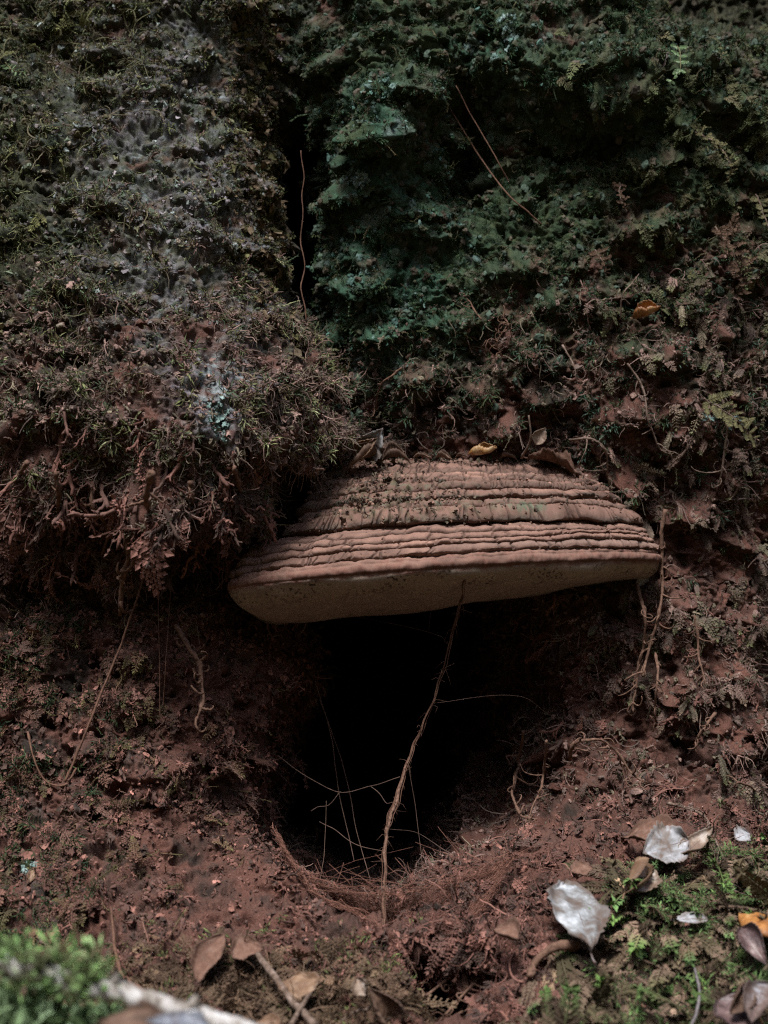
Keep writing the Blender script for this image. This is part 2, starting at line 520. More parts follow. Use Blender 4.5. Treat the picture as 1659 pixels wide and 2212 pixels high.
# wide forest floor: runs out level, then up unseen slopes added to block low sky light
r = np.concatenate([np.linspace(0.0, 6, 60), np.linspace(6.3, 60, 50), np.linspace(66, 300, 20)])
th = np.linspace(0, 2 * np.pi, 97)
RR, TT = np.meshgrid(r, th, indexing='ij')
fx, fy = RR * np.sin(TT), RR * np.cos(TT)
bank = np.clip(-fy - 1.2, 0, 40) * 0.42 + np.clip(np.abs(fx) - 2.0, 0, 40) * 0.30
fz = -0.02 + bank + 0.03 * fbm(np.stack([fx, fy, 0 * fx], -1).reshape(-1, 3), 0.7, 3, 71).reshape(fx.shape)
fz = np.where(RR < 1.2, np.minimum(fz, 0.02), fz)
me = mesh_np('forest_floor', np.stack([fx, fy, fz], -1).reshape(-1, 3), grid_quads(len(r), len(th)))
M_floor = mat_plain('leaf_litter', [(0.3, (0.035, 0.028, 0.018)), (0.5, (0.07, 0.045, 0.028)), (0.7, (0.05, 0.06, 0.022))], scale=18, rough=0.95, bdist=0.01)
o = obj('forest_floor', me, M_floor); o['kind'] = 'structure'

# ---------------------------------------------------------------- bracket fungus
# rows from the back of the pore face round the rim to the top: left (x,y,d), right (x,y,d), front (x,y,d)
FR = [
    ('U', (660, 1322, 1.12), (1330, 1240, 1.19), (930, 1300, 1.20)),
    ('U', (610, 1337, 1.075), (1360, 1246, 1.15), (920, 1316, 1.13)),
    ('U', (566, 1336, 1.045), (1385, 1248, 1.125), (935, 1300, 1.07)),
    ('U', (528, 1320, 1.03), (1405, 1245, 1.11), (950, 1272, 1.022)),
    ('U', (504, 1296, 1.022), (1420, 1234, 1.105), (960, 1246, 1.001)),
    ('M', (495, 1277, 1.02), (1427, 1216, 1.10), (960, 1228, 0.996)),
    ('M', (500, 1261, 1.022), (1423, 1200, 1.10), (962, 1207, 1.000)),
    ('R', (505, 1252, 1.026), (1418, 1192, 1.10), (962, 1198, 1.006)),
    ('R', (515, 1234, 1.03), (1409, 1176, 1.10), (965, 1178, 1.012)),
    ('R', (524, 1214, 1.035), (1400, 1164, 1.10), (968, 1165, 1.018)),
    ('R', (538, 1194, 1.042), (1394, 1155, 1.10), (970, 1151, 1.026)),
    ('R', (572, 1180, 1.05), (1385, 1146, 1.105), (972, 1141, 1.034)),
    ('R', (626, 1171, 1.055), (1372, 1138, 1.11), (975, 1131, 1.044)),
    ('R', (648, 1136, 1.06), (1360, 1104, 1.11), (978, 1093, 1.050)),
    ('R', (656, 1118, 1.07), (1342, 1090, 1.115), (980, 1080, 1.064)),
    ('R', (666, 1090, 1.08), (1318, 1068, 1.12), (982, 1058, 1.072)),
    ('R', (676, 1066, 1.09), (1300, 1053, 1.125), (984, 1040, 1.085)),
    ('R', (690, 1044, 1.10), (1278, 1038, 1.13), (985, 1022, 1.10)),
    ('R', (722, 1016, 1.115), (1246, 1018, 1.14), (986, 1000, 1.125)),
    ('R', (770, 996, 1.15), (1205, 1003, 1.16), (988, 988, 1.165)),
    ('R', (800, 990, 1.20), (1180, 1000, 1.20), (990, 986, 1.22)),
]
FL = P(*np.array([r_[1] for r_ in FR]).T); FRt = P(*np.array([r_[2] for r_ in FR]).T); FF = P(*np.array([r_[3] for r_ in FR]).T)
KINDS = [r_[0] for r_ in FR]
NTH = 1100
sub = [6, 8, 10, 12, 10, 8, 10, 16, 14, 14, 12, 12, 22, 12, 20, 16, 16, 22, 14, 4]       # mesh rows between control rows
tc = np.concatenate([i + np.arange(n) / n for i, n in enumerate(sub)] + [[len(FR) - 1]])
def rows_at(A, t):
    return catmull_at(A, t)
def catmull_at(pts, s):
    q = np.vstack([2 * pts[0] - pts[1], pts, 2 * pts[-1] - pts[-2]])
    i = np.clip(s.astype(int), 0, len(pts) - 2); t = (s - i)[:, None]
    p0, p1, p2, p3 = q[i], q[i + 1], q[i + 2], q[i + 3]
    tau = 0.5
    m1, m2 = tau * (p2 - p0), tau * (p3 - p1)
    return (2 * t ** 3 - 3 * t ** 2 + 1) * p1 + (t ** 3 - 2 * t ** 2 + t) * m1 + (-2 * t ** 3 + 3 * t ** 2) * p2 + (t ** 3 - t ** 2) * m2
Lr, Rr, Fr = rows_at(FL, tc), rows_at(FRt, tc), rows_at(FF, tc)
TH_MAX = math.radians(112)
th = np.linspace(-TH_MAX, TH_MAX, NTH)
inn = np.clip(th, -np.pi / 2, np.pi / 2)
ext = np.abs(th) - np.abs(inn)
sx = np.sign(inn) * np.abs(np.sin(inn)) ** 0.97
cx = np.abs(np.cos(inn)) ** 1.05
Mid = (Lr + Rr) / 2
# the front point sits where sin = s0: shift so the curve passes through it
half = (Rr - Lr) / 2
bvec = Fr - Mid
FV = Mid[None] + sx[:, None, None] * half[None] + cx[:, None, None] * bvec[None]
FV = FV + ext[:, None, None] * 0.24 * np.array([0.0, 1.0, 0.0])
FVf = FV.reshape(-1, 3)
Tt = np.broadcast_to(tc, (NTH, len(tc))).ravel(); Th = np.repeat(th, len(tc))
FN = grid_normals(FV)
cen = Mid.mean(0) + np.array([0, 0.10, 0])
outw = FV - cen
flip = (FN * outw).sum(-1) < 0
FN[flip] *= -1
FNf = FN.reshape(-1, 3)
# growth ridges
t_loc = Tt - np.floor(Tt); ri = np.clip(np.floor(Tt).astype(int), 0, len(FR) - 2)
HR = np.array([0, 0, 0, 0, 0, 0.0024, 0.0010, 0.0052, 0.0046, 0.0036, 0.0036, 0.0018, 0.0100, 0.0030, 0.0074, 0.0044, 0.0042, 0.0034, 0.0, 0.0])
arc = Th * 0.20
prof = np.sin(np.pi * np.clip(t_loc, 0, 1) ** 0.8) ** 0.75
vary = 1 + 0.55 * gnoise(np.stack([arc / 0.05, ri * 7.7, 0 * arc], -1), 81)
fd = HR[ri] * prof * vary
isring = Tt >= 7
# lobed scallops on the youngest ring, low wave elsewhere
lobe = gnoise(np.stack([arc / 0.018, ri * 3.1 + 0.2, 0 * arc], -1), 82)
fd += np.where(ri == 7, 0.0022 * lobe * prof, 0) + np.where((ri >= 8) & (ri < 18), 0.0010 * lobe * prof, 0)
wav = gnoise(np.stack([arc / 0.06, Tt * 0.5, 0 * arc], -1), 83)
fz_off = 0.0035 * wav * sstep(6.2, 8, Tt) + 0.0022 * gnoise(np.stack([arc / 0.02, Tt * 0.3 + 4, 0 * arc], -1), 84) * sstep(6.5, 8, Tt)
fd += 0.0014 * fbm(FVf, 0.012, 2, 85) * sstep(4, 7, Tt)
ufl = 1 - sstep(4, 5, Tt)
fd += 0.0030 * fbm(FVf, 0.07, 2, 86) * ufl
# radial cracks across each ridge
crack = np.zeros(len(FVf))
for k in range(7, 18):
    r_ = np.random.default_rng(900 + k)
    m = ri == k
    a = arc[m]
    n_c = [0, 0, 0, 0, 0, 0, 0, 34, 42, 34, 36, 14, 60, 40, 70, 62, 60, 54][k]
    acc = np.zeros(m.sum())
    for c in range(n_c):
        c0 = r_.uniform(-0.33, 0.33); w = r_.uniform(0.0005, 0.0015); dep = r_.uniform(0.45, 1.0)
        wig = 0.0012 * np.sin(t_loc[m] * r_.uniform(2, 9) + r_.uniform(0, 6)) + 0.0008 * r_.normal() * t_loc[m]
        acc = np.maximum(acc, dep * np.exp(-((a - c0 + wig) / w) ** 2) * sstep(0.02, 0.2, t_loc[m]) * (1 - sstep(0.8, 1.0, t_loc[m]) * (r_.random() < 0.6)))
    crack[m] = acc
# mud-like cracking of the oldest crust
wu = arc / 0.017 + 0.35 * gnoise(FVf / 0.01, 87); wv = (Tt - 15) * 1.7 + 0.3 * gnoise(FVf / 0.012, 88)
e, cid = worley2(wu, wv, 3)
top_m = sstep(15.3, 16.6, Tt)
crack = np.maximum(crack, np.clip(1 - e / 0.13, 0, 1) * top_m * (0.4 + 0.6 * (np.sin(cid * 12.9898) * 0.5 + 0.5)))
fd -= 0.0034 * crack
fd += top_m * 0.0012 * np.sin(cid * 78.233)
# crumbly debris in the furrow below the dark ridge
crumb = np.clip(fbm(FVf, 0.006, 2, 89), 0, 1)
deb = np.clip(gauss(Tt, Th * 3, 13.2, -0.8, 0.9, 1.6) + gauss(Tt, Th * 3, 15.0, -1.4, 1.5, 1.4) + gauss(Tt, Th * 3, 11.8, -4.6, 0.8, 0.6) + 0.7 * gauss(Tt, Th * 3, 17.5, -2.6, 1.2, 1.5), 0, 1)
fd += 0.0035 * crumb * deb
fd += 0.0004 * gnoise(FVf / 0.0022, 90) * sstep(5, 7, Tt) + (0.0013 * gnoise(FVf / np.array([0.012, 0.012, 0.005]), 96) + 0.0007 * gnoise(FVf / 0.0035, 97)) * sstep(4.6, 5.2, Tt) * (1 - sstep(7.0, 7.6, Tt))
# pores: tiny pits scattered on the pale face
FVd = FVf + FNf * fd[:, None]
FVd[:, 2] += 0.55 * fz_off - 0.45 * np.clip(HR[ri] * prof * vary, 0, 1) * (ri >= 7)
# colours
dn = fbm(FVf, 0.03, 3, 91); dn2 = fbm(FVf, 0.008, 2, 92)
crust = np.array([0.208, 0.122, 0.094]); crust_red = np.array([0.175, 0.085, 0.064]); crust_grey = np.array([0.075, 0.058, 0.048]); pale = np.array([0.34, 0.25, 0.21])
fc = crust * (1 + 0.34 * dn[:, None] + 0.16 * dn2[:, None]) * (1 + 0.16 * np.sin(ri * 2.4 + 0.7))[:, None]
expo = np.where((ri >= 12) & (ri <= 16), (1 - sstep(0.35, 0.75, t_loc)) * sstep(0.0, 0.1, t_loc), 0.75 * (1 - sstep(0.15, 0.45, t_loc))) * np.clip(0.75 + 0.8 * dn, 0, 1)
expo = np.where(ri < 7, 0, expo)
fc = over(fc, crust_grey, np.clip(expo * np.where((ri == 12) | (ri == 14), 0.95, 0.6), 0, 1))
fc = over(fc, crust_red, sstep(-0.2, 0.5, dn2) * 0.6 * ((Tt > 4.6) & (Tt < 7.2)))
fc = over(fc, pale, 0.55 * np.exp(-((Tt - 7.05) / 0.16) ** 2) * np.clip(0.5 + 1.2 * dn2, 0, 1))
fc = over(fc, pale, 0.30 * np.exp(-((Tt - 7.75) / 0.22) ** 2) * sstep(-0.6, 0.6, Th))
fc = over(fc, crust_red * 0.62, np.exp(-((Tt - 5.25) / 0.28) ** 2) * np.clip(0.75 + 0.9 * dn2, 0, 1) * 0.8)
porec = np.array([0.34, 0.285, 0.23])
pc = porec * (1 + 0.10 * dn[:, None])
pc = over(pc, np.array([0.46, 0.40, 0.335]), 0.6 * np.clip(dn2 * 1.4, 0, 1))
speck = np.clip((gnoise(FVf / np.array([0.0022, 0.0040, 0.0018]) + 3, 93) - 0.24) * 6, 0, 1) * np.clip(0.55 + 1.3 * fbm(FVf, 0.03, 2, 94), 0, 1) * sstep(2.2, 3.6, Tt)
pc = over(pc, np.array([0.045, 0.026, 0.018]), speck * 0.95)
uw = (1 - sstep(4.25, 4.95, Tt + 0.25 * dn2))[:, None]
fc = fc * (1 - uw) + pc * uw
algae = np.clip(gauss(Tt, Th, 12.95, 0.42, 0.3, 0.16) * 1.3 * np.clip(0.1 + 1.6 * dn2 + 1.2 * gnoise(FVf / 0.0025, 95), 0, 1) + 0.7 * deb * np.clip(dn2 * 2 - 0.1, 0, 1) * (Tt < 16), 0, 1)
fc = over(fc, np.array([0.085, 0.13, 0.085]), algae * 0.7)
fc = over(fc, np.array([0.075, 0.066, 0.035]), deb * crumb * 1.2)
fc = over(fc, np.array([0.030, 0.020, 0.016]), np.clip(crack, 0, 1) * 0.8)
fq = grid_quads(NTH, len(tc))
fq_t = np.broadcast_to(0.5 * (tc[:-1] + tc[1:]), (NTH - 1, len(tc) - 1)).ravel()
fung = thing('bracket_fungus', 'large brown bracket fungus with cracked growth rings and pale pore face above the hollow', 'fungus', loc=Fr[np.searchsorted(tc, 5.0)])
def fungus_part(name, lo, hi, label=None):
    q = fq[(fq_t >= lo) & (fq_t < hi)]
    used = np.unique(q)
    remap = np.zeros(len(FVd), np.int32); remap[used] = np.arange(len(used))
    me = mesh_np(name, FVd[used], remap[q][:, ::-1])
    attr_color(me, 'col', fc[used])
    o = part(name, me, M_fung, fung)
    if label: o['label'] = label
fungus_part('pore_surface', 0, 5, 'pale cream pore surface flecked with dark specks')
fungus_part('margin', 5, 7, 'reddish brown growing margin')
for lo, hi in ((7, 8), (8, 9), (9, 10), (10, 12), (12, 13), (13, 14), (14, 15), (15, 16), (16, 17), (17, 18)):
    fungus_part('growth_ring', lo, hi, 'thick rounded growth ring with green algae' if lo == 12 else None)
fungus_part('crown', 18, 30, 'old cracked crown of the bracket')

# ---------------------------------------------------------------- moss: small shoots scattered over bark and ground
PROTO = bpy.data.collections.new('moss_shoots')       # the shoots themselves; scattered below, never placed on their own
protos = []
def rot_axis(v, axis, a):
    axis = unit(axis); c, s = math.cos(a), math.sin(a)
    return v * c + np.cross(axis, v) * s + axis * np.dot(axis, v) * (1 - c)

def leaflet(mb, tips, base, d, n, L, W, tip0, tip1, fold=0.25):
    d = unit(d); s = unit(np.cross(n, d)); n = unit(np.cross(d, s))
    v = [base, base + d * L * 0.45 + s * W + n * fold * W, base + d * L - n * 0.15 * L, base + d * L * 0.45 - s * W + n * fold * W]
    mb.add(v, None, [[0, 1, 2], [0, 2, 3]])
    tips += [tip0, (tip0 + tip1) / 2, tip1, (tip0 + tip1) / 2]

def finish_proto(mb, tips, smooth=False):
    name = 'moss_shoot_%02d' % len(protos)
    me = mb.mesh(name, smooth)
    attr_float(me, 'tip', tips)
    me.materials.append(M_moss)
    o = bpy.data.objects.new(name, me)
    PROTO.objects.link(o)
    protos.append(o)
    return len(protos) - 1

# a shoot grows along +X (unit length), +Z away from the bark
def proto_strand(seed, curl=0.5, leafy=18, w=0.05):
    r_ = np.random.default_rng(seed); mb = MB(); tips = []
    p = [np.zeros(3)]; d = np.array([1.0, 0, 0.25])
    for k in range(7):
        d = unit(d + r_.normal(size=3) * curl * np.array([.4, .8, .5]))
        p.append(p[-1] + d / 7)
    path = catmull(np.array(p), 9)
    V, Q, T = tube(path, np.linspace(w * 0.55, w * 0.25, 9), 4); mb.add(V, Q, T); tips += list(np.repeat(np.linspace(0, 1, 9), 4)) + [0, 1]
    T_ = np.gradient(path, axis=0)
    for k in range(leafy):
        i = int(r_.integers(0, 9)); t = unit(T_[i])
        side = unit(np.cross(t, r_.normal(size=3)))
        leaflet(mb, tips, path[i], unit(t * 0.7 + side * 0.8), side, r_.uniform(1.6, 3.2) * w, w * 0.75, i / 9, i / 9 + 0.25)
    return finish_proto(mb, np.clip(tips, 0, 1))

def proto_feather(seed, pairs=9, droop=0.6):
    r_ = np.random.default_rng(seed); mb = MB(); tips = []
    s = np.linspace(0, 1, 12)
    path = np.stack([s * (1 - 0.12 * droop), 0.10 * np.sin(s * 3 + r_.uniform(0, 6)) * s, 0.25 * s - droop * 0.75 * s ** 2.2], -1)
    V, Q, T = tube(path, np.linspace(0.028, 0.012, 12), 4); mb.add(V, Q, T); tips += list(np.repeat(s * 0.8, 4)) + [0, 0.8]
    T_ = np.gradient(path, axis=0)
    for k in range(pairs):
        f = 0.10 + 0.86 * k / (pairs - 1); i = int(f * 11)
        L = 0.34 * (1 - 0.62 * f ** 1.6) * r_.uniform(0.7, 1.15)
        for sg in (-1, 1):
            if r_.random() < 0.1: continue
            t = unit(T_[i]); side = np.array([0, sg, 0.0])
            d = unit(t * 0.75 + side + np.array([0, 0, r_.uniform(-.15, .3)]))
            b = path[i]; n = np.array([0, 0, 1.0])
            for j in range(4):           # branchlet: overlapping scale leaves
                bb = b + d * L * j / 4
                leaflet(mb, tips, bb, unit(d + 0.5 * np.cross(n, d) * (1 if j % 2 else -1) + 0.15 * n), n, L * 0.5, L * 0.19, 0.30 * f + j * 0.07, 0.55 * f + 0.1 + j * 0.09)
            d2 = d + np.array([0, 0, -0.5])
    t = unit(T_[-1])
    for k in range(5):
        leaflet(mb, tips, path[-1] - t * 0.05, unit(t + r_.normal(size=3) * 0.45), np.array([0, 0, 1.0]), 0.17, 0.05, 0.8, 1.0)
    return finish_proto(mb, np.clip(tips, 0, 1))

def proto_tuft(seed, n=9):
    r_ = np.random.default_rng(seed); mb = MB(); tips = []
    for k in range(n):
        d = unit(np.array([0.8, 0, 0.5]) + r_.normal(size=3) * 0.75)
        b = r_.normal(size=3) * 0.08
        mid = b + d * 0.4; d2 = unit(d + np.array([0.1, 0, -0.4]) + r_.normal(size=3) * 0.3)
        leaflet(mb, tips, b, d, r_.normal(size=3), 0.55, 0.05, 0, 0.4)
        leaflet(mb, tips, mid, d2, r_.normal(size=3), 0.5, 0.055, 0.4, 1.0)
    return finish_proto(mb, np.clip(tips, 0, 1))

def proto_flake(seed, lobes=4):
    """ragged curled scale, like liverwort or a dusted leaf scrap"""
    r_ = np.random.default_rng(seed); mb = MB()
    nu, nv = 6, 5
    u = np.linspace(0, 1, nu); v = np.linspace(-1, 1, nv)
    U, W = np.meshgrid(u, v, indexing='ij')
    wid = (0.10 + 0.24 * np.sin(np.pi * np.clip(U * 0.8 + 0.12, 0, 1))) * (1 + 0.4 * r_.normal(size=(nu, 1))).clip(0.45, 1.6)
    X = U + 0.12 * r_.normal(size=U.shape); Y = W * wid + 0.06 * r_.normal(size=U.shape)
    Z = 0.25 * U - r_.uniform(0.2, 0.8) * U ** 2 - r_.uniform(-0.6, 0.6) * Y ** 2 + 0.10 * r_.normal(size=U.shape)
    V = np.stack([X, Y, Z], -1)
    mb.add(V.reshape(-1, 3), grid_quads(nu, nv))
    return finish_proto(mb, list(np.repeat(u, nv)), True)

def proto_crumb(seed):
    r_ = np.random.default_rng(seed)
    import bmesh
    bm = bmesh.new(); bmesh.ops.create_icosphere(bm, subdivisions=2, radius=0.5)
    V = np.array([v.co[:] for v in bm.verts]); F = np.array([[v.index for v in f.verts] for f in bm.faces]); bm.free()
    n = gnoise(V * 2.6 + seed * 3.7, 120) + 0.6 * gnoise(V * 6 + seed, 121)
    V = V * (1 + 0.65 * n[:, None]) * np.array([1.2, 0.9, 0.7])
    mb = MB(); mb.add(V, None, F)
    return finish_proto(mb, np.clip(0.5 + V[:, 2], 0, 1), False)

def proto_hair(seed):
    r_ = np.random.default_rng(seed); mb = MB(); tips = []
    for h in range(2):
        p = [r_.normal(size=3) * 0.05]; d = unit(np.array([1, 0, 0.3]) + r_.normal(size=3) * 0.5); ax = unit(r_.normal(size=3)); w = r_.normal() * 0.3
        for k in range(9):
            d = rot_axis(d, ax, w * (1 + 0.25 * k)); d = unit(d + r_.normal(size=3) * 0.16)
            p.append(p[-1] + d / 9)
        V, Q, T = tube(np.array(p), np.linspace(0.022, 0.009, 10), 3); mb.add(V, Q, T); tips += list(np.repeat(np.linspace(0, 1, 10), 3)) + [0, 1]
    return finish_proto(mb, tips)

def proto_coral(seed):
    """branching crusted bit of dead moss, knobbly with dust"""
    r_ = np.random.default_rng(seed); mb = MB(); tips = []
    def grow(p, d, L, w, lvl):
        n = 6
        pts = [p]
        for k in range(n - 1):
            d = unit(d + r_.normal(size=3) * 0.28 + np.array([0, 0, -0.05])); pts.append(pts[-1] + d * L / n)
        rad = np.linspace(w, w * 0.55, n) * r_.uniform(0.7, 1.4, n)
        V, Q, T = tube(np.array(pts), rad, 5, 0.25, int(r_.integers(1e6))); mb.add(V, Q, T)
        tips.extend(list(np.repeat(np.linspace(lvl * .3, lvl * .3 + .3, n), 5)) + [0, 1])
        for k in range(3 if lvl == 0 else (2 if lvl == 1 else 0)):
            i = int(r_.integers(1, n))
            grow(pts[i], unit(d + r_.normal(size=3) * 0.9), L * 0.5, w * 0.65, lvl + 1)
    grow(np.zeros(3), np.array([1.0, 0, 0.2]), 0.9, 0.07, 0)
    return finish_proto(mb, np.clip(tips, 0, 1), True)

def proto_plume(seed, pairs=15):
    r_ = np.random.default_rng(seed); mb = MB(); tips = []
    s = np.linspace(0, 1, 12); dr = r_.uniform(0.3, 0.7); ph = r_.uniform(0, 6)
    path = np.stack([s * (1 - 0.1 * dr), 0.08 * np.sin(s * 3 + ph) * s, 0.30 * s - dr * 0.8 * s ** 2], -1)
    V, Q, T = tube(path, np.linspace(0.022, 0.012, 12), 4); mb.add(V, Q, T); tips += list(np.repeat(s * 0.5, 4)) + [0, 0.5]
    T_ = np.gradient(path, axis=0); n = np.array([0, 0, 1.0])
    for k in range(pairs):
        f = 0.08 + 0.9 * k / (pairs - 1); i = int(f * 11); t = unit(T_[i])
        L = 0.17 * (0.75 + 0.5 * math.sin(math.pi * f)) * r_.uniform(0.75, 1.2)
        tp = float(sstep(0.62, 0.95, f))
        for sg in (-1, 1):
            d = unit(t * 0.8 + np.array([0, sg, 0]) + np.array([0, 0, r_.uniform(-.35, .15)]))
            leaflet(mb, tips, path[i], d, n, L, L * 0.24, tp * 0.8, tp)
            leaflet(mb, tips, path[i] + d * L * 0.35, unit(d + 0.8 * t), n, L * 0.6, L * 0.2, tp * 0.9, tp)
    for k in range(6):
        leaflet(mb, tips, path[-1] - unit(T_[-1]) * 0.04, unit(T_[-1] + r_.normal(size=3) * 0.5), n, 0.15, 0.045, 0.9, 1.0)
    return finish_proto(mb, np.clip(tips, 0, 1))

I_STR = [proto_strand(s) for s in range(4)]
I_THIN = [proto_strand(s + 20, 0.7, 10, 0.03) for s in range(3)]
I_FEA = [proto_feather(s + 40, 8 + s % 3, 0.5 + 0.18 * s) for s in range(5)]
I_TUF = [proto_tuft(s + 60) for s in range(4)]
I_FLK = [proto_flake(s + 80) for s in range(7)]
I_CRB = [proto_crumb(s + 100) for s in range(5)]
I_HAI = [proto_hair(s + 120) for s in range(4)]
I_COR = [proto_coral(s + 140) for s in range(5)]

I_PLU = [proto_plume(s + 160, 13 + s) for s in range(5)]

def scatter_nodes():
    ng = bpy.data.node_groups.new('scatter_shoots', 'GeometryNodeTree')
    ng.interface.new_socket('Geometry', in_out='INPUT', socket_type='NodeSocketGeometry')
    ng.interface.new_socket('Geometry', in_out='OUTPUT', socket_type='NodeSocketGeometry')
    gi, go = ng.nodes.new('NodeGroupInput'), ng.nodes.new('NodeGroupOutput')
    ci = ng.nodes.new('GeometryNodeCollectionInfo')
    ci.inputs['Collection'].default_value = PROTO
    ci.inputs['Separate Children'].default_value = True
    ci.inputs['Reset Children'].default_value = True
    io = ng.nodes.new('GeometryNodeInstanceOnPoints')
    io.inputs['Pick Instance'].default_value = True
    def named(nm, ty):
        n = ng.nodes.new('GeometryNodeInputNamedAttribute'); n.data_type = ty; n.inputs['Name'].default_value = nm
        return n.outputs['Attribute']
    L = ng.links.new
    L(gi.outputs[0], io.inputs['Points'])
    L(ci.outputs[0], io.inputs['Instance'])
    L(named('kind', 'INT'), io.inputs['Instance Index'])
    er = ng.nodes.new('FunctionNodeEulerToRotation')
    L(named('rot', 'FLOAT_VECTOR'), er.inputs[0])
    L(er.outputs[0], io.inputs['Rotation'])
    L(named('size', 'FLOAT_VECTOR'), io.inputs['Scale'])
    L(io.outputs[0], go.inputs[0])
    return ng
NG = scatter_nodes()

def euler_from_axes(X, Y, Z):
    """columns X,Y,Z -> XYZ euler"""
    sy = np.clip(-X[:, 2], -1, 1)
    b = np.arcsin(sy)
    a = np.arctan2(Y[:, 2], Z[:, 2]); c = np.arctan2(X[:, 1], X[:, 0])
    return np.stack([a, b, c], -1)

# pick points over the visible sheet, evenly by real area
mgx = (GX[:-1, :-1]).ravel(); mgy = (GY[:-1, :-1]).ravel()
area = np.linalg.norm(np.cross((V1[1:, :-1] - V1[:-1, :-1]).reshape(-1, 3), (V1[:-1, 1:] - V1[:-1, :-1]).reshape(-1, 3)), axis=1)
area = np.minimum(area, np.quantile(area, 0.97) * 1.5)
Vc = V1[:-1, :-1].reshape(-1, 3); Nc = (N1[:-1, :-1] * 0.5 + N0[:-1, :-1] * 0.5).reshape(-1, 3)
BCc = BC.reshape(NX, NY, 3)[:-1, :-1].reshape(-1, 3)
clump = fbm(Vc, 0.03, 3, 151); clump2 = fbm(Vc, 0.011, 2, 155)
dust_c = dust_amount(mgx, mgy)
inframe = (mgx > -160) & (mgx < 1820) & (mgy > -160) & (mgy < 2380)
DOWN = np.array([0, -0.15, -1.0])
gapmask = 1 - sstep(828, 850, mgx) * (1 - sstep(1075, 1100, mgx)) * sstep(2035, 2065, mgy + 0.28 * (mgx - 960))
gapmask = gapmask * (1 - sstep(580, 592, mgx) * (1 - sstep(698, 712, mgx)) * sstep(240, 300, mgy) * (1 - sstep(660, 720, mgy)))
for ex, ey, rx, ry in ((1252, 1975, 58, 105), (1437, 1830, 66, 48), (1620, 1990, 45, 40)):
    gapmask = gapmask * (np.hypot((mgx - ex) / rx, (mgy - ey) / ry) > 1)
gapmask = gapmask * (np.hypot((mgx - 762) / 52, (mgy - 1978) / 30) > 1)
crest = gapmask * (0.04 + sstep(-0.005, 0.009, disp.reshape(NX, NY)[:-1, :-1].ravel()))

class Bag:
    def __init__(self): self.p, self.r, self.s, self.c, self.t, self.k = [], [], [], [], [], []
    def put(self, weight, count, kinds, size, stretch=(1, 1, 1), down=0.6, out=0.3, col=None, tip=None, cvar=0.25, lift=0.0, sizevar=0.36, seed=0, spread=1.0):
        """weight: density over the sheet; down/out: how strongly shoots hang and stand off"""
        r_ = np.random.default_rng(2000 + seed)
        w = np.clip(weight, 0, None) * area * inframe * crest
        tot = w.sum()
        if tot <= 0: return self
        idx = np.searchsorted(np.cumsum(w) / tot, r_.random(count := int(count * 0.72)))
        idx = np.clip(idx, 0, len(w) - 1)
        return self.place(r_, Vc[idx], Nc[idx], kinds, size, stretch, down, out, col, tip, cvar, lift, sizevar, spread)
    def place(self, r_, v, n, kinds, size, stretch=(1, 1, 1), down=0.6, out=0.3, col=None, tip=None, cvar=0.25, lift=0.0, sizevar=0.35, spread=1.0):
        count = len(v)
        p = v + n * lift + r_.normal(size=(count, 3)) * 0.0012
        x = DOWN * down + n * out + r_.normal(size=(count, 3)) * 0.55 * spread
        x /= np.linalg.norm(x, axis=1)[:, None]
        z = n + r_.normal(size=(count, 3)) * 0.25
        z = z - x * (z * x).sum(1)[:, None]; z /= np.linalg.norm(z, axis=1)[:, None] + 1e-9
        y = np.cross(z, x)
        sc = size * np.exp(np.clip(r_.normal(size=count), -2.2, 1.6) * sizevar)
        self.p.append(p); self.r.append(euler_from_axes(x, y, z))
        self.s.append(sc[:, None] * np.array(stretch)[None])
        pick = lambda c: np.array(c, float)[r_.integers(0, len(c), count)] if np.ndim(c) == 2 else np.tile(np.array(c, float), (count, 1))
        c0 = pick(col)
        f = np.exp(r_.normal(size=(count, 1)) * cvar)
        c0 = np.clip(c0 * f, 0.004, 0.6)
        t0 = c0 * 1.15 if tip is None else pick(tip) * np.exp(r_.normal(size=(count, 1)) * cvar)
        self.c.append(c0); self.t.append(np.clip(t0, 0.004, 0.7))
        self.k.append(np.array(kinds)[r_.integers(0, len(kinds), count)])
        return self
    def build(self, name, label):
        p = np.vstack(self.p)
        me = bpy.data.meshes.new(name)
        me.vertices.add(len(p)); me.vertices.foreach_set('co', p.astype(np.float32).ravel())
        for nm, arr in (('rot', self.r), ('size', self.s)):
            a = me.attributes.new(nm, 'FLOAT_VECTOR', 'POINT'); a.data.foreach_set('vector', np.vstack(arr).astype(np.float32).ravel())
        a = me.attributes.new('kind', 'INT', 'POINT'); a.data.foreach_set('value', np.concatenate(self.k).astype(np.int32))
        attr_color(me, 'col', np.vstack(self.c)); attr_color(me, 'tipcol', np.vstack(self.t))
        me.materials.append(M_moss)
        o = obj(name, me)
        md = o.modifiers.new('scatter', 'NODES'); md.node_group = NG
        tag(o, label, 'moss', kind='stuff')
        return o

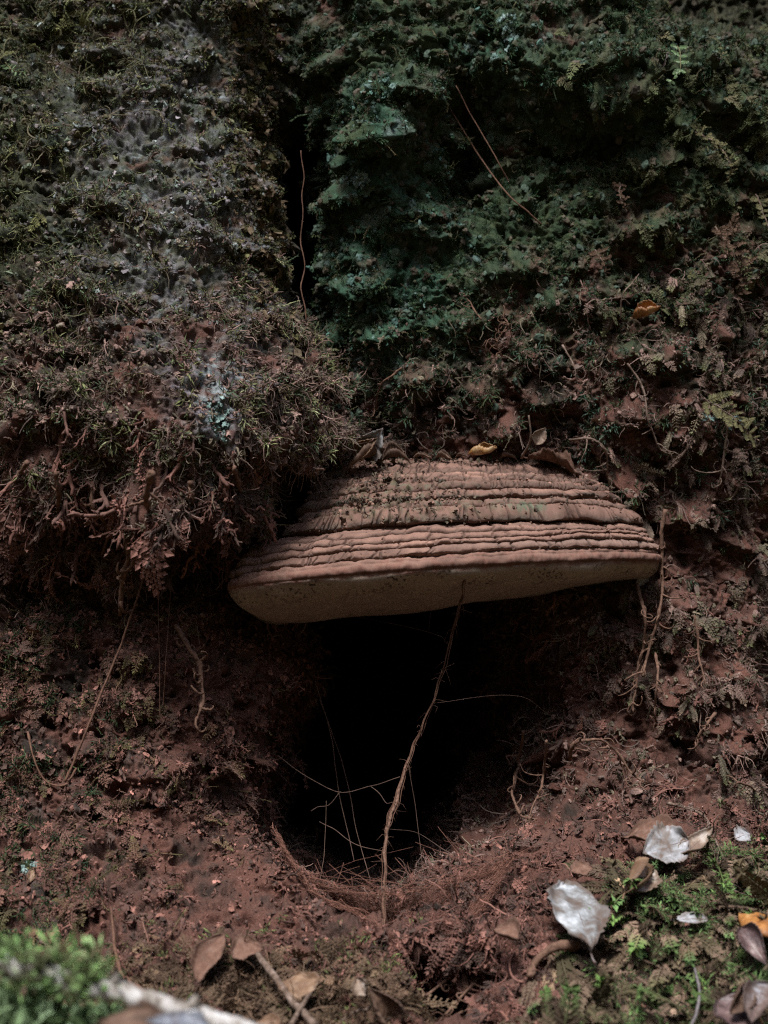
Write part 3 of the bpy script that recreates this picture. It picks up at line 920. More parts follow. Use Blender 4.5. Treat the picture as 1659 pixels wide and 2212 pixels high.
left = 1 - sstep(-20, 20, mgx - itp(mgy, EDGE))
right = 1 - left
low = sstep(-40, 40, mgy - ground_line(mgx))            # ground at the foot
cd0 = D0[:-1, :-1].ravel()
shallow = 1 - sstep(1.30, 1.45, cd0)
bark_c = barky.reshape(NX, NY)[:-1, :-1].ravel()
sd_c = smoothdust.reshape(NX, NY)[:-1, :-1].ravel()
teal_c = teal.reshape(NX, NY)[:-1, :-1].ravel()
cl = sstep(-0.35, 0.45, clump); cl2 = sstep(-0.2, 0.4, clump2)
YEL = [(0.15, 0.165, 0.070), (0.09, 0.115, 0.050), (0.22, 0.235, 0.125), (0.13, 0.105, 0.055), (0.10, 0.14, 0.08)]
DKG = [(0.028, 0.056, 0.024), (0.045, 0.075, 0.030), (0.05, 0.052, 0.024), (0.035, 0.085, 0.048)]
DUS = [(0.140, 0.066, 0.050), (0.100, 0.053, 0.042), (0.175, 0.085, 0.066), (0.065, 0.040, 0.032)]
DUL = [(0.155, 0.102, 0.084), (0.10, 0.072, 0.060), (0.20, 0.130, 0.108), (0.125, 0.104, 0.072)]

# 1 upper left stem: creeping olive and straw-coloured strands, crumbs
up = left * (1 - sstep(560, 820, mgy))
b = Bag()
b.put(up * (0.2 + cl) * (1 - 0.85 * bark_c), 5000, I_STR + I_THIN, 0.0092, down=0.35, out=0.35, col=YEL, cvar=0.35, seed=1)
b.put(up * (0.1 + cl2) * (1 - 0.3 * bark_c), 7000, I_CRB + I_COR, 0.0034, col=[(0.13, 0.11, 0.085), (0.07, 0.06, 0.03), (0.10, 0.088, 0.085), (0.09, 0.11, 0.075)], cvar=0.35, seed=2)
b.put(up * (0.2 + cl) * (1 - 0.85 * bark_c), 3200, I_TUF, 0.0058, down=0.2, out=0.7, col=[(0.06, 0.055, 0.02), (0.045, 0.055, 0.022)], tip=YEL, seed=3)
b.put(up * cl * (mgx < 330), 1300, I_HAI + I_THIN, 0.020, down=0.7, out=0.4, col=[(0.09, 0.075, 0.045), (0.12, 0.115, 0.06)], seed=4)
b.put(up * sstep(300, 0, mgx) * (0.1 + cl), 120, I_FEA, 0.014, down=0.4, out=0.6, col=(0.09, 0.085, 0.035), tip=(0.24, 0.25, 0.10), seed=5)
b.put(up * sstep(150, 20, itp(mgy, EDGE) - mgx), 2600, I_FLK + I_COR, 0.007, down=0.7, out=0.5, col=[(0.09, 0.066, 0.04), (0.12, 0.085, 0.05), (0.08, 0.075, 0.03)], seed=6)
b.put(up * bark_c, 4500, I_COR + I_FLK, 0.0040, col=[(0.19, 0.17, 0.18), (0.14, 0.12, 0.118), (0.13, 0.13, 0.075), (0.17, 0.20, 0.19)], seed=7)
b.put(up * bark_c * cl2, 2200, I_STR + I_TUF + I_COR, 0.0065, down=0.3, out=0.5, col=YEL + DUL, seed=8)
b.build('creeping_moss', 'olive creeping moss strands on the grey upper left stem')

# 2 middle left bulge: dead moss crusted with brown spore dust
mid = left * sstep(520, 820, mgy) * (1 - sstep(1250, 1400, mgy))
b = Bag()
b.put(mid * (0.15 + cl), 10500, I_COR, 0.0082, down=0.55, out=0.45, col=DUL, cvar=0.3, seed=11)
b.put(mid * (0.25 + cl2) * (1 - 0.5 * bark_c), 8000, I_CRB, 0.0028, col=DUL, cvar=0.3, seed=12)
b.put(mid * (0.1 + cl), 2600, I_FLK, 0.0052, down=0.6, out=0.5, col=DUL, seed=13)
b.put(mid * cl, 7000, I_HAI + I_HAI + I_THIN, 0.016, down=0.9, out=0.4, col=DUL, seed=14)
b.put(mid * (1 - sstep(900, 1100, mgy)) * cl, 1800, I_STR + I_TUF, 0.009, down=0.4, out=0.5, col=YEL, seed=15)
hang = left * (1 - sstep(520, 600, mgx)) * np.exp(-((mgy - itp(mgx, [(0, 1060), (200, 1050), (400, 1060), (560, 1030), (700, 990)])) / 100) ** 2)
b.put(hang, 700, I_COR, 0.022, down=1.5, out=0.35, col=DUS, seed=16, stretch=(1.3, 0.8, 0.8))
b.put(hang, 320, I_FEA + I_STR, 0.026, down=1.6, out=0.3, col=DUS, seed=17)
b.build('dead_moss', 'brown dust-crusted dead moss hanging on the left bulge beside the fungus')

# 3 lower left: ragged scales and scraps lying like shingles, thick with dust
lowl = np.clip(left * sstep(1230, 1380, mgy) + low * (mgx < 900), 0, 1) * shallow
b = Bag()
b.put(lowl * (0.15 + cl) * (1 - 0.55 * sd_c), 6500, I_FLK, 0.0058, down=0.8, out=0.55, col=DUS, cvar=0.28, seed=21)
b.put(lowl * (0.2 + cl2), 10000, I_CRB, 0.0024, col=DUS, cvar=0.28, seed=22)
b.put(lowl * cl * sstep(620, 250, mgx), 3000, I_FEA + I_STR, 0.013, down=0.9, out=0.5, col=DUS, tip=[(0.15, 0.085, 0.06), (0.11, 0.10, 0.04)], seed=23)
b.put(lowl * (1 - 0.5 * sd_c) * cl, 11000, I_COR, 0.0075, down=0.8, out=0.5, col=DUS, seed=24)
b.put(lowl * sstep(330, 40, mgx) * (0.05 + cl2) * cl, 3000, I_STR + I_THIN + I_TUF, 0.0075, down=0.4, out=0.6, col=DKG, tip=[(0.05, 0.07, 0.03), (0.05, 0.055, 0.025)], seed=25)
b.put(lowl * sstep(2040, 2120, mgy) * gauss(mgx, mgy, 560, 2160, 220, 90), 3000, I_HAI + I_FEA, 0.017, down=0.8, out=0.6, col=[(0.10, 0.062, 0.04), (0.12, 0.08, 0.05)], seed=26)
b.put(lowl * cl2 * sstep(1950, 2200, mgy), 700, I_TUF, 0.007, down=0.1, out=0.8, col=(0.05, 0.06, 0.025), tip=(0.16, 0.20, 0.07), seed=27)
b.build('dusty_moss', 'rust brown dusty moss scraps covering the lower left root and ground')

# 4 right wall: dark green and teal mats above, brown dusty cushions below
rup = right * (1 - low) * shallow * (1 - sstep(620, 900, mgy + 0.3 * (mgx - 1150)))
rdn = right * (1 - low) * shallow * sstep(560, 820, mgy + 0.3 * (mgx - 1150))
b = Bag()
b.put(rup * (0.15 + cl), 8000, I_TUF, 0.0056, down=0.6, out=0.6, col=DKG, tip=[(0.045, 0.10, 0.045), (0.07, 0.105, 0.04), (0.06, 0.12, 0.075)], seed=31)
b.put(rup * (0.2 + cl), 5600, I_STR + I_THIN, 0.0105, down=0.7, out=0.5, col=[(0.075, 0.075, 0.035), (0.09, 0.075, 0.04), (0.05, 0.075, 0.04)], seed=32)
b.put(rup * (0.2 + cl2), 9000, I_CRB + I_COR, 0.0050, col=[(0.045, 0.05, 0.03), (0.06, 0.05, 0.035), (0.05, 0.075, 0.055)], seed=33)
b.put(rup * cl * sstep(1150, 1500, mgx), 900, I_FEA, 0.014, down=1.1, out=0.5, col=[(0.07, 0.065, 0.03), (0.09, 0.07, 0.04)], tip=(0.09, 0.12, 0.05), seed=34)
b.put(rup * sstep(0.3, 0.9, teal_c) * cl2 * cl, 1700, I_CRB + I_FLK, 0.0042, col=[(0.06, 0.12, 0.10), (0.10, 0.16, 0.14), (0.05, 0.10, 0.06)], seed=35)
b.build('green_moss', 'dark green moss mat on the shaded upper right trunk')
b = Bag()
b.put(rdn * (0.15 + cl), 11000, I_COR, 0.0080, down=0.6, out=0.55, col=DUL, seed=41)
b.put(rdn * (0.25 + cl2), 8500, I_CRB, 0.0030, col=DUL, seed=42)
b.put(rdn * (0.1 + cl), 3000, I_FLK, 0.0052, down=0.8, out=0.5, col=DUL, seed=43)
b.put(rdn * cl * sstep(1200, 1500, mgx), 1800, I_FEA + I_PLU, 0.016, down=1.2, out=0.45, col=DUL, tip=[(0.12, 0.085, 0.06), (0.10, 0.105, 0.05)], seed=44)
b.put(rdn * cl, 6000, I_HAI + I_HAI + I_THIN, 0.017, down=0.8, out=0.5, col=DUL, seed=45)
b.put(rdn * cl2 * (1 - sstep(1000, 1300, mgy)), 1500, I_TUF, 0.008, down=0.4, out=0.6, col=DKG, tip=[(0.06, 0.09, 0.04), (0.08, 0.13, 0.10)], seed=46)
b.put(right * sstep(1200, 1350, mgy) * (1 - low) * (1 - sstep(1.5, 1.6, cd0)) * cl, 3500, I_COR + I_FEA, 0.016, down=1.2, out=0.4, col=DUS, seed=47)
b.build('brown_moss', 'brown dust-covered moss cushions on the right trunk around the fungus')

# 5 ground right of the hollow: dusty, then feather moss with fresh green tips
gr = low * (mgx >= 860)
fea = gr * sstep(1230, 1380, mgx + 0.5 * (mgy - 1950)) * sstep(1830, 1940, mgy + 0.12 * (mgx - 1400))
b = Bag()
b.put(gr * (1 - 0.8 * fea) * (0.2 + cl2), 5200, I_COR, 0.0060, col=DUS, seed=51)
b.put(gr * (1 - 0.8 * fea) * (0.2 + cl), 3200, I_FLK, 0.0060, down=0.8, out=0.5, col=DUS, seed=52)
b.put(gr * (1 - 0.7 * fea) * cl, 900, I_FEA, 0.016, down=1.0, out=0.5, col=DUS, seed=53)
b.put(gr * cl * (1 - fea), 900, I_HAI, 0.018, down=0.6, out=0.5, col=DUS, seed=54)
b.build('dusty_litter', 'rust brown dusty crumbs and scraps on the ground below the hollow')
BRN = [(0.085, 0.058, 0.036), (0.12, 0.082, 0.056), (0.07, 0.058, 0.030), (0.15, 0.102, 0.072)]
GRN = [(0.12, 0.21, 0.055), (0.09, 0.15, 0.045), (0.10, 0.18, 0.06), (0.11, 0.085, 0.05), (0.10, 0.075, 0.045), (0.13, 0.10, 0.06), (0.09, 0.08, 0.04)]
b = Bag()
b.put(fea * (0.3 + cl), 3900, I_PLU, 0.034, down=1.1, out=0.8, col=BRN, tip=GRN, cvar=0.35, sizevar=0.25, seed=55, spread=0.65)
b.put(fea, 2400, I_PLU + I_STR, 0.020, down=1.0, out=0.5, col=BRN, tip=BRN, cvar=0.4, seed=56)
b.put(fea * (0.05 + cl2) * sstep(1270, 1420, mgx), 1500, I_TUF, 0.0065, down=0.35, out=0.9, lift=0.012, col=(0.06, 0.09, 0.03), tip=[(0.11, 0.19, 0.06), (0.16, 0.25, 0.10)], seed=57)
b.build('feather_moss', 'green-tipped feather moss on the bank at the lower right')

# crumbs and soil caught in the furrows and along the back edge of the bracket
wF = (deb * 0.9 + 0.10 * (Tt > 7) + 2.2 * sstep(17.6, 18.6, Tt) * np.clip(0.4 + dn, 0, 1) + 0.5 * (prof < 0.25) * (Tt > 8)) * (np.abs(Th) < 1.45) * (Tt > 7) * np.where(ri < 12, 0.35, 1.0)
r_ = np.random.default_rng(404)
idx = np.searchsorted(np.cumsum(wF) / wF.sum(), r_.random(1500))
b = Bag()
b.place(r_, FVd[idx], FNf[idx], I_CRB, 0.0017, down=0, out=0.5, col=[(0.15, 0.088, 0.065), (0.10, 0.072, 0.055), (0.18, 0.105, 0.08)], sizevar=0.5)
idx = np.searchsorted(np.cumsum(wF * (deb + (Tt > 17.6))) / (wF * (deb + (Tt > 17.6))).sum(), r_.random(600))
b.place(r_, FVd[idx], FNf[idx], I_FLK + I_COR + I_HAI, 0.0052, down=0.2, out=0.6, col=[(0.13, 0.08, 0.058), (0.09, 0.062, 0.045), (0.08, 0.066, 0.045)], sizevar=0.4)
b.build('furrow_debris', 'brown crumbs and soil caught in the furrows of the bracket fungus')['category'] = 'debris'

# ---------------------------------------------------------------- fallen leaves
M_leaf = {
    'brown': mat_plain('leaf_brown', [(0.3, (0.075, 0.042, 0.028)), (0.55, (0.125, 0.074, 0.05)), (0.75, (0.17, 0.105, 0.072))], 90, 0.75, stain=(0.06, 0.035, 0.024)),
    'tan': mat_plain('leaf_tan', [(0.3, (0.14, 0.08, 0.048)), (0.55, (0.21, 0.13, 0.08)), (0.75, (0.28, 0.185, 0.12))], 80, 0.6, stain=(0.1, 0.058, 0.035)),
    'orange': mat_plain('leaf_orange', [(0.3, (0.22, 0.085, 0.025)), (0.55, (0.38, 0.17, 0.05)), (0.75, (0.50, 0.30, 0.13))], 70, 0.5, 0.4, stain=(0.13, 0.055, 0.02)),
    'amber': mat_plain('leaf_amber', [(0.3, (0.26, 0.115, 0.03)), (0.5, (0.36, 0.21, 0.08)), (0.7, (0.45, 0.34, 0.20))], 110, 0.5, 0.4, stain=(0.2, 0.1, 0.035)),
    'silver': mat_plain('leaf_silver', [(0.30, (0.10, 0.07, 0.055)), (0.42, (0.15, 0.14, 0.135)), (0.55, (0.25, 0.265, 0.275)), (0.66, (0.36, 0.38, 0.40)), (0.80, (0.50, 0.52, 0.55))], 40, 0.8, 0.2, 0.5, stain=(0.1, 0.072, 0.058)),
    'grey': mat_plain('leaf_grey', [(0.3, (0.09, 0.055, 0.045)), (0.5, (0.13, 0.09, 0.078)), (0.68, (0.17, 0.145, 0.14)), (0.85, (0.30, 0.30, 0.33))], 70, 0.7, stain=(0.06, 0.042, 0.036)),
    'pale': mat_plain('leaf_pale', [(0.3, (0.15, 0.10, 0.072)), (0.5, (0.26, 0.195, 0.15)), (0.7, (0.38, 0.33, 0.29))], 80, 0.6, stain=(0.12, 0.08, 0.056)),
    'plum': mat_plain('leaf_plum', [(0.3, (0.06, 0.035, 0.035)), (0.6, (0.13, 0.08, 0.075)), (0.8, (0.22, 0.16, 0.15))], 80, 0.45, 0.5, stain=(0.04, 0.026, 0.024)),
    'dusty': mat_plain('leaf_dusty', [(0.3, (0.13, 0.072, 0.052)), (0.55, (0.17, 0.098, 0.072)), (0.75, (0.20, 0.125, 0.095))], 200, 0.95, 0.1, stain=(0.085, 0.05, 0.037)),
    'blue': mat_plain('leaf_blue_grey', [(0.3, (0.11, 0.11, 0.13)), (0.6, (0.22, 0.25, 0.30)), (0.8, (0.36, 0.40, 0.46))], 60, 0.35, 0.6, stain=(0.07, 0.06, 0.06)),
    'white': mat_plain('leaf_white', [(0.3, (0.13, 0.10, 0.085)), (0.45, (0.22, 0.22, 0.225)), (0.6, (0.32, 0.33, 0.35)), (0.75, (0.42, 0.43, 0.46))], 60, 0.8, 0.2, stain=(0.14, 0.105, 0.085)),
}
TOCAM = np.array([0, -1.0, 0.25])

LIFT = [0.0]
def at(p):
    """(x, y, lift) on the sheet, or (x, y, 'd', distance)"""
    if len(p) == 4: return P(p[0], p[1], p[3])
    q = surf(p[0], p[1])
    return P(p[0], p[1], q[2] - (p[2] if len(p) > 2 else 0.004) - LIFT[0])

def leaf(label, base, tip, W, mat, normal=(0, -0.6, 0.8), curl=0.2, cup=0.3, fold=0.0, twist=0.0, serr=0.05, wrinkle=0.05, shape=0.8, petiole=0.25, seed=0, group=None, ragged=0.0, blade_mat2=None, name='leaf'):
    r_ = np.random.default_rng(seed + 3000)
    cup, fold, ragged = cup * 0.55, fold * 0.9, max(ragged, 0.025)
    a, b = at(base), at(tip)
    L = np.linalg.norm(b - a)
    d = unit(b - a); n = np.array(normal, float); n = unit(n - d * np.dot(n, d)); s = np.cross(n, d)
    nu, nv = 30, 17
    u = np.linspace(0, 1, nu); v = np.linspace(-1, 1, nv)
    U, Vv = np.meshgrid(u, v, indexing='ij')
    prof = np.sin(np.pi * np.clip(u, 0, 1) ** shape) ** 0.95
    edge = 1 + serr * np.sin(u * 2 * np.pi * 11) + ragged * r_.normal(size=nu)
    wl = W / 2 * prof * edge; wr = W / 2 * prof * (1 + serr * np.sin(u * 2 * np.pi * 11 + 1.5) + ragged * r_.normal(size=nu))
    Y = np.where(Vv < 0, Vv * wl[:, None], Vv * wr[:, None])
    ang = fold * np.sign(Vv) + cup * Vv * np.abs(Vv) * 2.0
    # bend across: walk out from the midrib
    yy = np.abs(Y) * np.cos(np.abs(ang) * 0.9) * np.sign(Vv); zz = np.abs(Y) * np.sin(ang * np.sign(Vv))
    phi = curl * (U - 0.3) * 2
    xx = np.where(abs(curl) > 1e-3, np.sin(phi) / (2 * curl if abs(curl) > 1e-3 else 1) , U) + (0.3 if abs(curl) > 1e-3 else 0)
    zz2 = -(1 - np.cos(phi)) / (2 * curl) if abs(curl) > 1e-3 else 0 * U
    cup_n = gnoise(np.stack([U * 3.1 + seed * 2, Vv * 0.7, 0 * U + 5], -1).reshape(-1, 3), 161).reshape(U.shape)
    zz = zz + 0.16 * W * cup_n * np.abs(Vv)
    wr4 = gnoise(np.stack([U * 13 + seed, Vv * 5.0, 0 * U], -1).reshape(-1, 3), 162).reshape(U.shape)
    wr3 = 0.5 * wr4 + 1.6 * gnoise(np.stack([U * 5 + seed, Vv * 2.0, 0 * U], -1).reshape(-1, 3), 160).reshape(U.shape)
    veins = 0.022 * np.abs(np.sin((U * 9 + np.abs(Vv) * 2.2) * np.pi)) * np.abs(Vv)
    zz = zz + wrinkle * W * wr3 * np.abs(Vv) ** 0.7 + veins * W
    tw = twist * (U - 0.5)
    y2 = yy * np.cos(tw) - zz * np.sin(tw); z2 = yy * np.sin(tw) + zz * np.cos(tw)
    V = a + (xx * L)[..., None] * d + y2[..., None] * s + (z2 + zz2 * L)[..., None] * n
    nn = grid_normals(V)
    th_ = 0.00028
    top, bot = (V + nn * th_).reshape(-1, 3), (V - nn * th_).reshape(-1, 3)
    q = grid_quads(nu, nv); m = nu * nv
    ii = np.arange(m).reshape(nu, nv)
    rim = np.concatenate([ii[0, :], ii[1:, -1], ii[-1, -2::-1], ii[-2:0:-1, 0]])
    rn = np.roll(rim, -1)
    Q = np.vstack([q, q[:, ::-1] + m, np.stack([rim, rn, rn + m, rim + m], -1)])
    root = thing(name, label, 'leaf', group, a)
    lines = np.clip(1 - np.abs(np.sin((U * 8 + np.abs(Vv) * 2.4) * np.pi)) / 0.28, 0, 1) * 0.5 * (np.abs(Vv) < 0.93)
    rot = np.clip(gnoise(np.stack([U * 4 + seed * 3, Vv * 2, 0 * U + 2], -1).reshape(-1, 3), 163).reshape(U.shape) * 1.6 - 0.15, 0, 1)
    stain = np.clip(lines + 0.75 * np.abs(Vv) ** 5 + 0.8 * rot + 0.5 * (U < 0.1) + 0.4 * (U > 0.93), 0, 0.9).ravel()
    bm_ = mesh_np('blade', np.vstack([top, bot]), Q); attr_float(bm_, 'stain', np.concatenate([stain, stain]))
    blade = part('blade', bm_, M_leaf[mat], root)
    rib_mat = M_leaf['dusty' if mat in ('dusty', 'brown') else ('plum' if mat in ('plum', 'grey') else ('grey' if mat in ('white', 'silver', 'blue', 'pale') else 'tan'))]
    mid = V[:, nv // 2]
    mb = MB(); mb.add(*tube(mid[:-2], np.linspace(0.0006, 0.00025, nu - 2), 5))
    obj('midrib', mb.mesh('midrib'), rib_mat, blade)
    if petiole > 0:
        t0 = unit(mid[0] - mid[1])
        path = np.vstack([mid[0] + t0 * L * petiole * k + n * 0.03 * L * k * k for k in (1.0, 0.6, 0.3, 0.0)])
        mb = MB(); mb.add(*tube(path, np.linspace(0.0008, 0.0006, 4), 6))
        part('petiole', mb.mesh('petiole'), rib_mat, root)
    return root

GT = 'dead leaves caught on top of the bracket'
GB = 'dead leaves on the moss bank'
GC = 'dead leaves at the foot of the hollow'
# on top of the bracket
leaf('upright folded leaf with silvery underside at the left end of the bracket top', (786, 990, 'd', 1.105), (824, 928, 'd', 1.088), 0.030, 'silver', (0.1, -1, 0.15), 0.2, 0.35, 0.1, 0.2, 0.06, 0.10, seed=1, group=GT, petiole=0)
leaf('pinkish brown leaf scrap standing in front of the silvery folded leaf', (772, 996, 'd', 1.098), (806, 944, 'd', 1.082), 0.024, 'tan', (-0.1, -1, 0.3), 0.5, 0.6, 0.2, 0.6, seed=2, group=GT, petiole=0, ragged=0.05)
leaf('curled brown leaf hanging over the left shoulder of the bracket', (815, 986, 'd', 1.105), (744, 992, 'd', 1.085), 0.028, 'brown', (-0.1, -0.6, 1), 0.7, 0.9, 0.2, 0.5, seed=3, group=GT, petiole=0.1)
leaf('dark curled leaf left of the middle of the bracket top edge', (826, 990, 'd', 1.11), (888, 976, 'd', 1.105), 0.022, 'brown', (0.1, -0.5, 1), 0.8, 0.9, 0.1, -0.4, seed=4, group=GT, petiole=0)
leaf('small amber yellow curled leaf on the bracket top edge', (1012, 983, 'd', 1.115), (1078, 981, 'd', 1.11), 0.017, 'amber', (0.0, -0.55, 1), -0.5, 1.1, 0.25, 0.3, seed=5, group=GT, petiole=0)
for k, (x0, y0, x1, y1, lb) in enumerate([(893, 986, 935, 980, 'flat dark leaf scrap just right of the dark curled leaf on the bracket'), (940, 987, 978, 981, 'narrow brown leaf scrap at the middle of the bracket top edge'),
                                      (984, 986, 1012, 980, 'tiny brown scrap touching the amber leaf on its left'), (1082, 986, 1118, 980, 'brown scrap touching the amber leaf on its right')]):
    leaf(lb, (x0, y0, 'd', 1.12), (x1, y1 + 3 * (k % 2), 'd', 1.115), (0.007, 0.012, 0.006, 0.010)[k], 'brown', (0.1 * k - 0.1, -0.5, 1), 0.6, 0.8, 0.1, 0.5, seed=6 + k, group=GT, petiole=0, ragged=0.08)
leaf('brown leaf with pointed tips lying on the right shoulder of the bracket', (1140, 986, 'd', 1.125), (1258, 1010, 'd', 1.11), 0.034, 'dusty', (0.25, -0.55, 1), 0.35, 0.5, 0.2, 0.2, 0.10, 0.12, seed=11, group=GT, petiole=0.1, ragged=0.06)
leaf('pale round leaf standing behind the right half of the bracket', (1158, 960, 'd', 1.10), (1178, 924, 'd', 1.095), 0.015, 'pale', (0.0, -1, 0.3), 0.2, 0.5, 0, 0.2, seed=12, petiole=0)
# on the wall and beside the bracket
leaf('bright orange half-folded leaf stuck on the right trunk wall', (1368, 690, 0.012), (1432, 672, 0.026), 0.024, 'orange', (0.15, -0.75, 0.9), -0.35, 0.8, 0.35, 0.3, seed=13, petiole=0.1)
leaf('pale striped leaf upright behind the right tip of the bracket', (1388, 1190, 'd', 1.12), (1396, 1118, 'd', 1.13), 0.017, 'pale', (0.1, -1, 0.2), 0.2, 0.4, 0, 0.2, seed=14, petiole=0)
leaf('bluish white scrap hanging under the right tip of the bracket', (1395, 1232, 'd', 1.125), (1376, 1268, 'd', 1.12), 0.013, 'white', (0.1, -1, 0.0), 0.2, 0.3, 0, 0.2, seed=15, petiole=0, ragged=0.1)
leaf('tiny white scrap on the upper left stem', (540, 425, 0.006), (556, 447, 0.008), 0.006, 'white', (0.3, -1, 0.3), 0.2, 0.5, 0, 0.2, seed=16, petiole=0, ragged=0.12)
leaf('withered lilac grey leaf hanging at the upper right', (1432, 105, 0.014), (1396, 200, 0.018), 0.020, 'grey', (-0.2, -1, 0.2), 0.2, 0.5, 0.1, 0.5, seed=17, petiole=0, ragged=0.10)
leaf('brown leaf scrap low on the left moss', (66, 1905, 0.008), (76, 1870, 0.012), 0.008, 'tan', (0.2, -1, 0.3), 0.2, 0.4, 0, 0.2, seed=18, petiole=0)
# on the bank, lower right
LIFT[0] = 0.032
leaf('big silvery mildewed leaf with torn dark stalk end on the moss bank', (1278, 2058, 0.012), (1224, 1886, 0.012), 0.044, 'silver', (0.15, -0.85, 0.6), 0.15, 0.12, 0.08, 0.35, 0.055, 0.10, 1.15, 0.12, seed=20, group=GB, ragged=0.05)
leaf('dusty brown leaf lying behind the white toothed leaf', (1478, 1812, 0.010), (1338, 1796, 0.010), 0.034, 'dusty', (0.0, -0.65, 1), 0.25, 0.35, 0.1, 0.1, 0.03, seed=21, group=GB, petiole=0)
leaf('white toothed leaf at the top of the moss bank', (1488, 1815, 0.018), (1388, 1842, 0.018), 0.036, 'white', (0.1, -0.8, 0.7), 0.25, 0.15, 0.1, 0.5, 0.055, 0.10, seed=22, group=GB, petiole=0, ragged=0.04)
leaf('narrow pale leaf curling up beside the white toothed leaf', (1464, 1852, 0.014), (1538, 1802, 0.022), 0.017, 'pale', (-0.2, -0.75, 0.7), -0.4, 0.5, 0.1, 0.5, 0.06, seed=23, group=GB, petiole=0)
leaf('tan leaf rolled lengthwise on the moss bank', (1352, 1928, 0.014), (1388, 1846, 0.018), 0.030, 'tan', (0.45, -0.9, 0.3), 0.2, 1.0, 0.45, 0.2, seed=24, group=GB, petiole=0.15)
leaf('olive brown leaf half opened beside the rolled tan leaf', (1372, 1922, 0.012), (1418, 1876, 0.014), 0.022, 'pale', (0.1, -0.9, 0.4), 0.2, 0.5, 0.2, -0.4, 0.08, seed=25, group=GB, petiole=0, ragged=0.05)
leaf('smooth orange leaf at the right edge of the moss bank', (1690, 2010, 0.022), (1594, 1954, 0.022), 0.030, 'orange', (0.15, -0.75, 0.75), 0.25, -0.5, 0, 0.2, 0.02, 0.03, seed=26, group=GB, petiole=0.1)
leaf('thin white sliver of leaf in the middle of the moss bank', (1530, 1986, 0.016), (1448, 1984, 0.016), 0.010, 'white', (0.0, -0.7, 0.8), 0.2, 0.3, 0, 0.4, 0.05, seed=27, group=GB, petiole=0, ragged=0.08)
leaf('small white leaf fragment near the right edge below the rootlets', (1588, 1812, 0.014), (1622, 1798, 0.016), 0.016, 'white', (0.0, -0.8, 0.6), 0.2, 0.3, 0, 0.3, seed=28, group=GB, petiole=0, ragged=0.08)
leaf('plum brown curled leaf under the orange leaf', (1600, 2002, 0.012), (1655, 2078, 0.012), 0.024, 'plum', (-0.3, -0.8, 0.5), 0.4, 0.7, 0.2, 0.5, seed=29, group=GB, petiole=0)
leaf('greyish leaf in the lower right corner', (1622, 2205, 0.020), (1662, 2105, 0.022), 0.022, 'grey', (-0.35, -0.9, 0.4), 0.3, 0.5, 0.1, 0.3, seed=31, group=GB, petiole=0)
leaf('brown leaf standing on edge in the lower right corner', (1580, 2190, 0.020), (1622, 2115, 0.024), 0.018, 'brown', (0.3, -0.9, 0.3), 0.4, 0.7, 0.2, 0.3, seed=32, group=GB, petiole=0)
leaf('plum leaf lying flat in the lower right corner', (1550, 2160, 0.014), (1640, 2225, 0.016), 0.030, 'plum', (0.0, -0.7, 0.7), 0.2, 0.3, 0, 0.2, seed=33, group=GB, petiole=0)
leaf('dusted leaf sunk in moss left of the silvery leaf', (1120, 2030, 0.008), (1065, 1998, 0.010), 0.022, 'dusty', (0.1, -0.75, 0.8), 0.3, 0.5, 0.1, 0.2, seed=35, group=GC, petiole=0, ragged=0.05)
leaf('dusted leaf scrap above the silvery leaf', (1232, 1882, 0.008), (1282, 1872, 0.008), 0.016, 'dusty', (0.0, -0.65, 0.9), 0.2, 0.3, 0, 0.2, seed=36, group=GC, petiole=0, ragged=0.06)
LIFT[0] = 0.013
# at the foot of the hollow
leaf('upright grey-brown dusted leaf on the lower left ground', (425, 2125, 0.006), (482, 2008, 0.030), 0.024, 'dusty', (-0.3, -0.9, 0.35), 0.25, 0.5, 0.1, 0.3, 0.03, 0.06, 0.9, 0, seed=40, group=GC)
leaf('dusted leaf lying right of the upright grey leaf', (500, 2065, 0.008), (570, 2042, 0.012), 0.026, 'dusty', (0.1, -0.6, 0.9), 0.3, 0.4, 0.1, 0.2, seed=41, group=GC, petiole=0, ragged=0.05)
leaf('light tan oval leaf with a bite at its foot, beside the crossed twigs', (652, 2160, 0.016), (642, 2098, 0.018), 0.029, 'tan', (0.05, -0.9, 0.45), 0.2, 0.25, 0, 0.1, 0.02, 0.05, 0.9, 0, seed=42, group=GC, ragged=0.03)
leaf('small torn pale leaf at the bottom centre', (792, 2150, 0.012), (768, 2110, 0.020), 0.016, 'pale', (-0.3, -0.9, 0.3), 0.4, 0.6, 0.3, 0.4, seed=43, group=GC, petiole=0, ragged=0.1)
leaf('brown leaf with a rolled scalloped edge at the bottom centre', (842, 2205, 0.016), (806, 2140, 0.026), 0.030, 'brown', (0.3, -0.95, 0.2), 0.4, 0.8, 0.3, 0.3, 0.08, seed=44, group=GC, petiole=0.4)
leaf('brown leaf tip poking up at the bottom edge', (600, 2235, 0.03), (556, 2200, 0.03), 0.018, 'tan', (0.1, -0.7, 0.8), 0.2, 0.4, 0, 0.2, seed=47, group=GC, petiole=0)

LIFT[0] = 0.005
